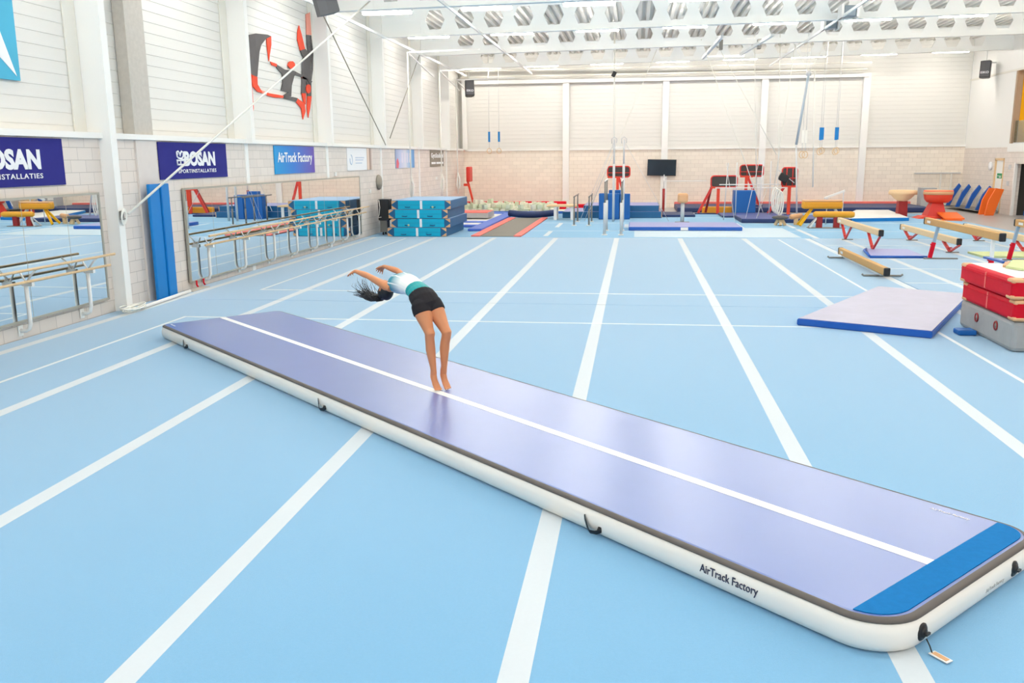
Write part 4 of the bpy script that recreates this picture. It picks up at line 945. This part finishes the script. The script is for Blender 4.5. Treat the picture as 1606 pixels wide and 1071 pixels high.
MB().cyl((1.33, 42.6, 1.1), (1.33, 42.6, 1.75), .02).build('inner_tube', 'silver', t)
MB().cyl((1.33, 42.6, 1.45), (3.3, 42.6, 1.45), .02).build('bar', 'white', t)
t = thing('black_bag', 'black bag hanging askew in front of the tall red framed panel', 'bag', (6.3, 40.4, 1.7))
MB().box((6.42, 40.5, 1.62), (.42, .2, .34), Euler((0, .5, 0)).to_matrix(), bev=.04).build('bag_body', 'black', t)
MB().bar((6.2, 40.6, 1.95), (6.9, 40.6, 1.4), .03, .03, up=(0, 1, 0)).build('strap', 'silver', t)
# roof carriage and hoists
t = thing('roof_carriage', 'white steel roof carriage with dark winch blocks above the rigging lines', 'hoist', (3.4, 36, 7))
mb = MB(); mb.bar((2.9, 33, 6.66), (2.75, 40, 6.66), .1, .1); mb.bar((4.6, 33, 6.66), (4.2, 39, 6.66), .1, .1); mb.bar((2.75, 39.5, 6.66), (4.4, 39.5, 6.66), .1, .08); mb.build('frame', 'beam', t)
for x in (3.1, 4.5): MB().bx(x-.06, x+.06, 35.5, 35.8, 6.5, 6.85).build('winch_block', 'steel', t)
for y, lab in ((33.3, 'grey blue hoist motor under the roof, nearer of the two'), (30.6, 'grey blue hoist motor under the roof at the top right, farther forward')):
    t = thing('hoist_motor', lab, 'hoist', (6.55, y, 7.0))
    MB().bx(6.38, 6.75, y-.25, y+.25, 6.84, 7.16, bev=.02).build('motor_box', mat('hoist_grey', (130, 142, 152), .4), t)
    MB().bx(6.3, 6.37, y-.3, y+.3, 6.8, 7.2).build('side_plate', 'white', t)
    MB().bx(6.76, 6.83, y-.3, y+.3, 6.8, 7.2).build('side_plate', 'white', t)

# ------------------------------------------------------------ left back: tumbling lane, trampoline, foam pit
t = thing('tumbling_lane', 'grey sprung tumbling lane with faded red side pads', 'trampoline', (-4.5, 34, 0))
MB().bx(-5.12, -3.98, 29.25, 38.4, .002, .02).build('bed', 'bed', t)
for x0, x1 in ((-5.42, -5.12), (-3.98, -3.72)): MB().bx(x0, x1, 29.25, 38.4, .002, .045, bev=.01).build('side_pad', 'salmon', t)
tag(MB().tube([(-5.45, 38.75, .2), (-5.0, 38.6, .16), (-4.4, 38.55, .14), (-3.8, 38.6, .18), (-3.4, 38.75, .22)], .14, 12).build('bolster', 'navy', at=(-4.4, 38.6, .15)), 'dark blue bolster across the far end of the tumbling lane', 'bolster')
t = thing('trampoline', 'low trampoline with blue edge pads behind the turquoise mats', 'trampoline', (-6.9, 36.5, 0))
MB().bx(-8.3, -5.95, 33.6, 40.6, .002, .05).build('bed', 'whitevinyl', t)
for x0, x1, y0, y1 in ((-5.95, -5.45, 31.5, 41.3), (-8.6, -8.3, 33.2, 41.3), (-8.3, -5.95, 40.6, 41.3), (-8.3, -5.95, 35.0, 35.5), (-8.3, -5.95, 33.2, 33.6)): MB().bx(x0, x1, y0, y1, .003, .09, bev=.015).build('edge_pad', mat('edge_pad_blue', (76, 110, 200), .5), t)
t = thing('landing_mat', 'grey mat with a red top lying on the trampoline', 'gym mat', (-6.7, 38, .1))
MB().bx(-7.6, -6.1, 37.0, 38.6, .095, .33, bev=.02).build('mat_body', 'greymat', t); MB().bx(-7.58, -6.12, 37.0, 38.58, .30, .345, bev=.01).build('top_cover', 'salmon', t)
MB().lathe([(0, 0), (.08, 0), (.08, .01), (0, .01)], 14, on_far(-7.2, .2, 36.998)).build('vent', 'darkred', t)
for bxs, m_, lab in (((-8.9, -3.5, 45.6, 46.2, -.029, .36), 'redmat', 'thick red pad on the far side of the foam pit'), ((-8.9, -8.5, 41.9, 45.59, -.029, .36), 'redmat', 'red pad on the left side of the foam pit'), ((-8.49, -3.2, 41.75, 42.0, -.029, .1), 'royal', 'low blue pad on the near side of the foam pit')):
    tag(MB().bx(*bxs, bev=.04).build('rim_pad', m_, at=((bxs[0]+bxs[1])/2, (bxs[2]+bxs[3])/2, -.03)), lab, 'rim pad')
struct(MB().bx(-8.49, -3.3, 42.01, 45.59, -.034, -.02).build('floor_pit', 'foamcube'))
tag(MB().bx(-3.1, .9, 45.5, 46.1, -.029, .22, bev=.05).build('rim_bolster', 'redmat', at=(-1, 45.8, 0)), 'long red rim pad along the far wall behind the blue mats', 'rim pad')
cubes = []
for m_ in ('foamcube', 'foamcube2'):
    o = MB().box((0, 0, 0), (.2, .2, .2), bev=.008).build('foam_cube', m_)
    cubes.append(tag(o, 'pale foam cube lying in the foam pit by the far wall', 'foam cube', 'foam cubes in the pit'))
used = [False, False]
for i in range(16):
    for j in range(12):
        x, y = -8.3+.292*i, 42.2+.292*j
        n_ = 1+(random.random() < .35)+(1.6*math.exp(-((x+7.4)**2/.8+(y-43.4)**2/1.0)) > random.random()+.3)
        for l in range(min(n_, 3)):
            k = random.random() < .45
            if used[k]: o = cubes[k].copy(); COL.objects.link(o)
            else: o = cubes[k]; used[k] = True
            o.location = (x+random.uniform(-.01, .01), y+random.uniform(-.01, .01), .083+.203*l)
            o.rotation_euler = (random.uniform(-.12, .12)*(l == n_-1), random.uniform(-.12, .12)*(l == n_-1), random.uniform(0, 3))
print('foam cubes', len([o for o in bpy.data.objects if o.name.startswith('foam_cube')]))
t = thing('large_trampoline', 'wide navy trampoline with a red far rim by the far wall', 'trampoline', (8, 44, 0))
MB().bx(2.0, 13.4, 42.9, 46.4, -.029, .2, bev=.04).build('navy_bed', 'navy', t)
MB().bx(2.0, 13.5, 46.4, 46.6, -.029, .3, bev=.03).build('rim_pad', 'salmon', t)
t = thing('air_floor', 'white topped air mat with a blue edge beside the vaulting tables', 'gym mat', (9.6, 38.6, 0))
c0 = [Vector(p) for p in ((7.85, 36.3, 0), (10.75, 37.0, 0), (11.35, 42.2, 0), (9.95, 42.2, 0))]
quad(MB(), c0, .002, .13).build('blue_edge', 'padblue', t)
cc = sum(c0, Vector())/4; quad(MB(), [cc+(p-cc)*.99 for p in c0], .12, .14).build('white_top', 'whitevinyl', t)

# ------------------------------------------------------------ horses and vaulting tables
t = thing('pommel_horse', 'yellow leather pommel horse body on splayed yellow legs', 'pommel horse', (6.85, 34.2, 0))
MB().bx(6.12, 7.56, 34.0, 34.35, .64, .93, bev=.08).build('padded_body', 'yellow', t)
MB().bx(6.15, 7.53, 33.99, 34.36, .90, .96, bev=.03).build('top_pad', 'tan', t)
for x0, x1, m_ in ((6.05, 6.5, 'yellowpaint'), (7.6, 7.3, 'silver')):
    for dy in (-.25, .25): MB().bar((x0, 34.2+dy, .04), (x1, 34.2, .66), .09, .06, up=(0, 1, 0)).build('leg', m_, t)
t = thing('training_horse', 'long tan cylinder horse on red legs in front of the yellow one', 'pommel horse', (7.1, 33.3, 0))
MB().tube([(6.38, 33.3, .49), (6.45, 33.3, .49), (7.7, 33.3, .48), (7.8, 33.3, .48)], [.07, .11, .12, .09], 16).build('padded_body', 'yellow', t)
for x in (6.6, 7.2): MB().bx(x-.1, x+.1, 33.22, 33.38, .002, .4).build('leg', 'darkred', t)
for dy in (-.2, .2): MB().bar((6.25, 33.3+dy, .02), (6.55, 33.3, .42), .05, .05, up=(0, 1, 0)).build('strut', 'silver', t)
MB().bx(6.2, 7.5, 33.1, 33.5, .001, .02).build('foot_plate', 'steel', t)
t = thing('mushroom_trainer', 'grey topped mushroom trainer on short pale legs', 'mushroom trainer', (5.4, 34.5, 0))
mb = MB(); mb.lathe([(0, .22), (.2, .23), (.31, .28), (.27, .34), (.12, .37), (0, .38)], 24, Matrix.Translation((5.42, 34.5, 0))); mb.build('padded_top', mat('grey_leather', (92, 88, 86), .6), t)
for dx, dy in ((-.1, .05), (.12, 0), (0, -.1)): MB().bar((5.42+dx*1.6, 34.5+dy*1.6, .01), (5.42+dx*.5, 34.5+dy*.5, .25), .1, .1).build('leg', 'wood', t)
t = thing('leather_roll', 'tan leather roll on a short foot between the grey mushroom and the horses', 'roll', (6.05, 34.8, 0))
MB().tube([(5.8, 34.66, .3), (5.85, 34.68, .31), (6.25, 34.9, .33), (6.3, 34.92, .33)], [.06, .1, .1, .06], 14).build('padded_body', 'tan', t)
MB().bx(5.98, 6.12, 34.72, 34.88, .004, .25).build('foot', 'wood', t)
t = thing('inclined_trainer', 'white inclined rail on thin posts behind the yellow horse', 'trainer', (7.4, 35, 0))
MB().bar((7.1, 35.1, .98), (7.82, 35.1, 1.26), .1, .07).build('rail', 'white', t)
for x, z in ((7.2, 1.0), (7.78, 1.22)): MB().cyl((x, 35.1, .004), (x, 35.1, z), .02, n=8).build('post', 'silver', t)
def vault(lab, x, y, topm, sidem, base, prof, loc_top):
    t = thing('vaulting_table', lab, 'vaulting table', (x, y, 0))
    x0, x1, z0, z1 = loc_top
    R_ = []
    for f, w_ in prof:
        z = z0+(z1-z0)*f; c_ = (x0+x1)/2; h_ = (x1-x0)/2*w_
        R_.append([Vector((c_+h_*math.cos(a)*(1 if abs(math.cos(a)) < .7 else 1), y+.55*w_*math.sin(a), z)) for a in [k*PI/12 for k in range(24)]])
    MB().loft(R_).build('padded_body', sidem, t)
    c_ = (x0+x1)/2; h_ = (x1-x0)/2
    MB().loft([[Vector((c_+h_*q*math.cos(a), y+.56*q*math.sin(a), z)) for a in [k*PI/12 for k in range(24)]] for q, z in ((1.012, z1-.17), (1.02, z1-.06), (.93, z1+.01))]).build('top_pad', topm, t)
    for nm, pts, m_ in base: MB().loft([[Vector(p) for p in ((a0, y-b, z), (a1, y-b, z), (a1, y+b, z), (a0, y+b, z))] for a0, a1, b, z in pts], smooth=False).build(nm, m_, t)
vault('vaulting table with a cream tongue top on a slim dark red pedestal', 11.15, 39.5, 'beampale', 'beampale', [('pedestal', [(10.96, 11.34, .2, .002), (10.98, 11.32, .18, .66)], 'darkred')], [(0, .3), (.3, .62), (.7, .92), (1, 1)], (10.6, 11.7, .64, 1.1))
vault('vaulting table with a tan top and red front on a red pedestal', 12.2, 38.7, 'tan', 'redorange', [('pedestal', [(11.8, 12.6, .4, .002), (12.05, 12.45, .22, .66)], 'red'), ('base_foot', [(11.45, 12.9, .45, .002), (11.7, 12.7, .4, .1)], 'redorange')], [(0, .72), (.25, .93), (.7, 1), (1, 1)], (11.75, 12.87, .64, 1.13))
tag(quad(MB(), [Vector(p) for p in ((12.05, 37.3, 0), (12.72, 36.9, 0), (13.1, 38.1, 0), (12.3, 38.1, 0))], .002, .02).build('orange_ramp', 'orange', at=(12.5, 37.5, 0)), 'flat orange plate on the floor in front of the red vaulting table', 'ramp')
t = thing('springboard', 'orange covered springboard leaning against the red vaulting table base', 'springboard', (12.75, 38.0, 0))
MB().loft([[Vector(p) for p in ((12.15, 37.5, z0), (12.8, 37.5, z0), (12.8, 37.5, z0+.04), (12.15, 37.5, z0+.04))] if False else [Vector((x, y, z)) for x, z in ((12.2, z0), (12.95, z0), (12.95, z0+.05), (12.2, z0+.05))] for y, z0 in ((37.35, .03), (38.3, .22))], smooth=False).build('board', 'orange', t)
t = thing('equipment_cabinet', 'small grey cabinet against the far wall behind the vaulting tables', 'cabinet', (13.6, 45.5, -.03))
MB().bx(13.6, 14.3, 45.2, 45.8, -.028, 1.0, bev=.01).build('body', mat('cabinet_grey', (176, 178, 180), .5), t)
MB().bx(13.75, 14.1, 45.19, 45.21, .5, .75).build('door_label', 'whitevinyl', t)
# springboards stored leaning at the right wall
for k, (y, lab) in enumerate(((46.25, 'farthest of the four blue springboards leaning at the right wall'), (44.95, 'second blue springboard from the far corner at the right wall'), (43.65, 'third blue springboard from the far corner at the right wall'), (42.4, 'nearest of the four blue springboards leaning at the right wall'))):
    t = thing('springboard', lab, 'springboard', (15.4, y, 0), 'blue springboards at the right wall')
    mb = MB(); pts = [(15.10, .12), (15.28, .12), (15.42, .5), (15.72, 1.05), (15.62, 1.18), (15.35, .8)]
    mb.prism(pts, .1, basis((1, 0, 0), (0, 0, 1), (0, -1, 0), (0, y+.05, 0))); mb.build('board', 'royal', t)
    MB().prism([(15.25, .25), (15.4, .2), (15.85, .95), (15.72, 1.05)], .2, basis((1, 0, 0), (0, 0, 1), (0, -1, 0), (0, y+.28, 0))).build('white_underside', 'whitevinyl', t)
t = thing('storage_rack', 'grey metal rack carrying the blue springboards', 'rack', (15.6, 44.5, -.03))
for y in (42.2, 44.5, 46.5): MB().bx(15.85, 15.92, y-.03, y+.03, -.028, .9).build('post', 'silver', t)
MB().bx(15.05, 15.95, 42.1, 46.6, .08, .115).build('shelf_rail', 'steel', t)
for k, (y, lab) in enumerate(((41.6, 'orange upright board at the right wall, the one nearer the blue boards'), (40.9, 'orange upright board at the right wall, the one nearer the storage opening'))):
    t = thing('springboard', lab, 'springboard', (15.2, y, -.03), 'orange boards at the right wall')
    MB().prism([(14.95, -.028), (15.3, -.028), (15.62, 1.08), (15.3, 1.13), (15.05, .6)], .1, basis((1, 0, 0), (0, 0, 1), (0, -1, 0), (0, y, 0))).build('board', 'orange', t)
    MB().bar((15.32, y+.12, .0), (15.68, y+.12, 1.08), .07, .05, up=(0, 1, 0)).build('wooden_edge', 'wood', t)
    MB().prism([(15.3, .1), (15.4, .1), (15.62, .95), (15.5, 1.0)], .05, basis((1, 0, 0), (0, 0, 1), (0, -1, 0), (0, y+.08, 0))).build('spring', 'steel', t)
# door, signs, fittings on the right wall, rail on the far wall
d_ = MB().bx(XR+.03, XR+.09, 42.12, 42.98, -.029, 2.3).build('door_1', 'white'); struct(d_)
mb = MB(); mb.bx(XR-.02, XR+.1, 42.96, 43.06, -.03, 2.38); mb.bx(XR-.02, XR+.1, 42.04, 42.12, -.03, 2.38); mb.bx(XR-.02, XR+.1, 42.05, 43.05, 2.28, 2.38); struct(mb.build('trim_door_frame', 'wood'))
struct(MB().bx(XR-.02, XR+.1, 40.84, 40.92, -.03, 2.2).build('trim_opening', 'white'))
t = thing('exit_sign', 'small green and white exit sign on the white door', 'sign', (XR, 42.5, 1.6))
MB().bx(XR+.012, XR+.028, 42.25, 42.75, 1.5, 1.72).build('sign_plate', 'green', t)
mb = MB(); mb.bx(XR+.004, XR+.012, 42.3, 42.7, 1.6, 1.62); mb.bx(XR+.004, XR+.012, 42.3, 42.5, 1.54, 1.58); mb.build('pictogram', 'whitevinyl', t)
tag(MB().lathe([(0, 0), (.19, 0), (.19, .05), (0, .05)], 24, basis((0, -1, 0), (0, 0, 1), (-1, 0, 0), (XR-.005, 43.5, 2.03))).build('wall_clock', 'bannerwhite', at=(XR-.01, 43.5, 2.03)), 'round white disc on the right wall beside the door', 'wall clock')
for y, z, lab in ((41.35, 2.0, 'small grey bell box on the right wall between door and opening'), (41.4, 1.3, 'small grey switch box on the right wall below the bell box')):
    tag(MB().box((XR-.03, y, z), (.06, .16, .2), bev=.01).build('wall_box', 'silver', at=(XR-.03, y, z)), lab, 'wall box')
t = thing('wall_rail', 'folded metal wall rail with two uprights on the far wall at the right', 'wall rail', (14.8, 46.9, 1.6))
MB().bx(13.7, 15.85, 46.85, 46.93, 1.63, 1.69).build('rail', 'silver', t)
for x in (14.95, 15.45): MB().bx(x-.04, x+.04, 46.85, 46.93, .85, 1.65).build('upright', 'cream', t)
MB().bx(14.8, 15.6, 46.8, 46.98, .82, .88).build('bracket', 'silver', t)
t = thing('padded_trolley', 'white and blue padded trolley inside the dark storage opening', 'trolley', (17.2, 40, -.03))
MB().bx(16.6, 17.6, 39.6, 40.4, .3, 1.2, bev=.08).build('padded_side', 'whitevinyl', t)
MB().bx(16.4, 17.8, 39.4, 40.6, -.028, .2, bev=.04).build('blue_base', 'blue', t)
MB().bx(17.0, 18.3, 39.9, 40.6, 1.25, 1.5, bev=.04).build('dark_red_roll', 'darkred', t)
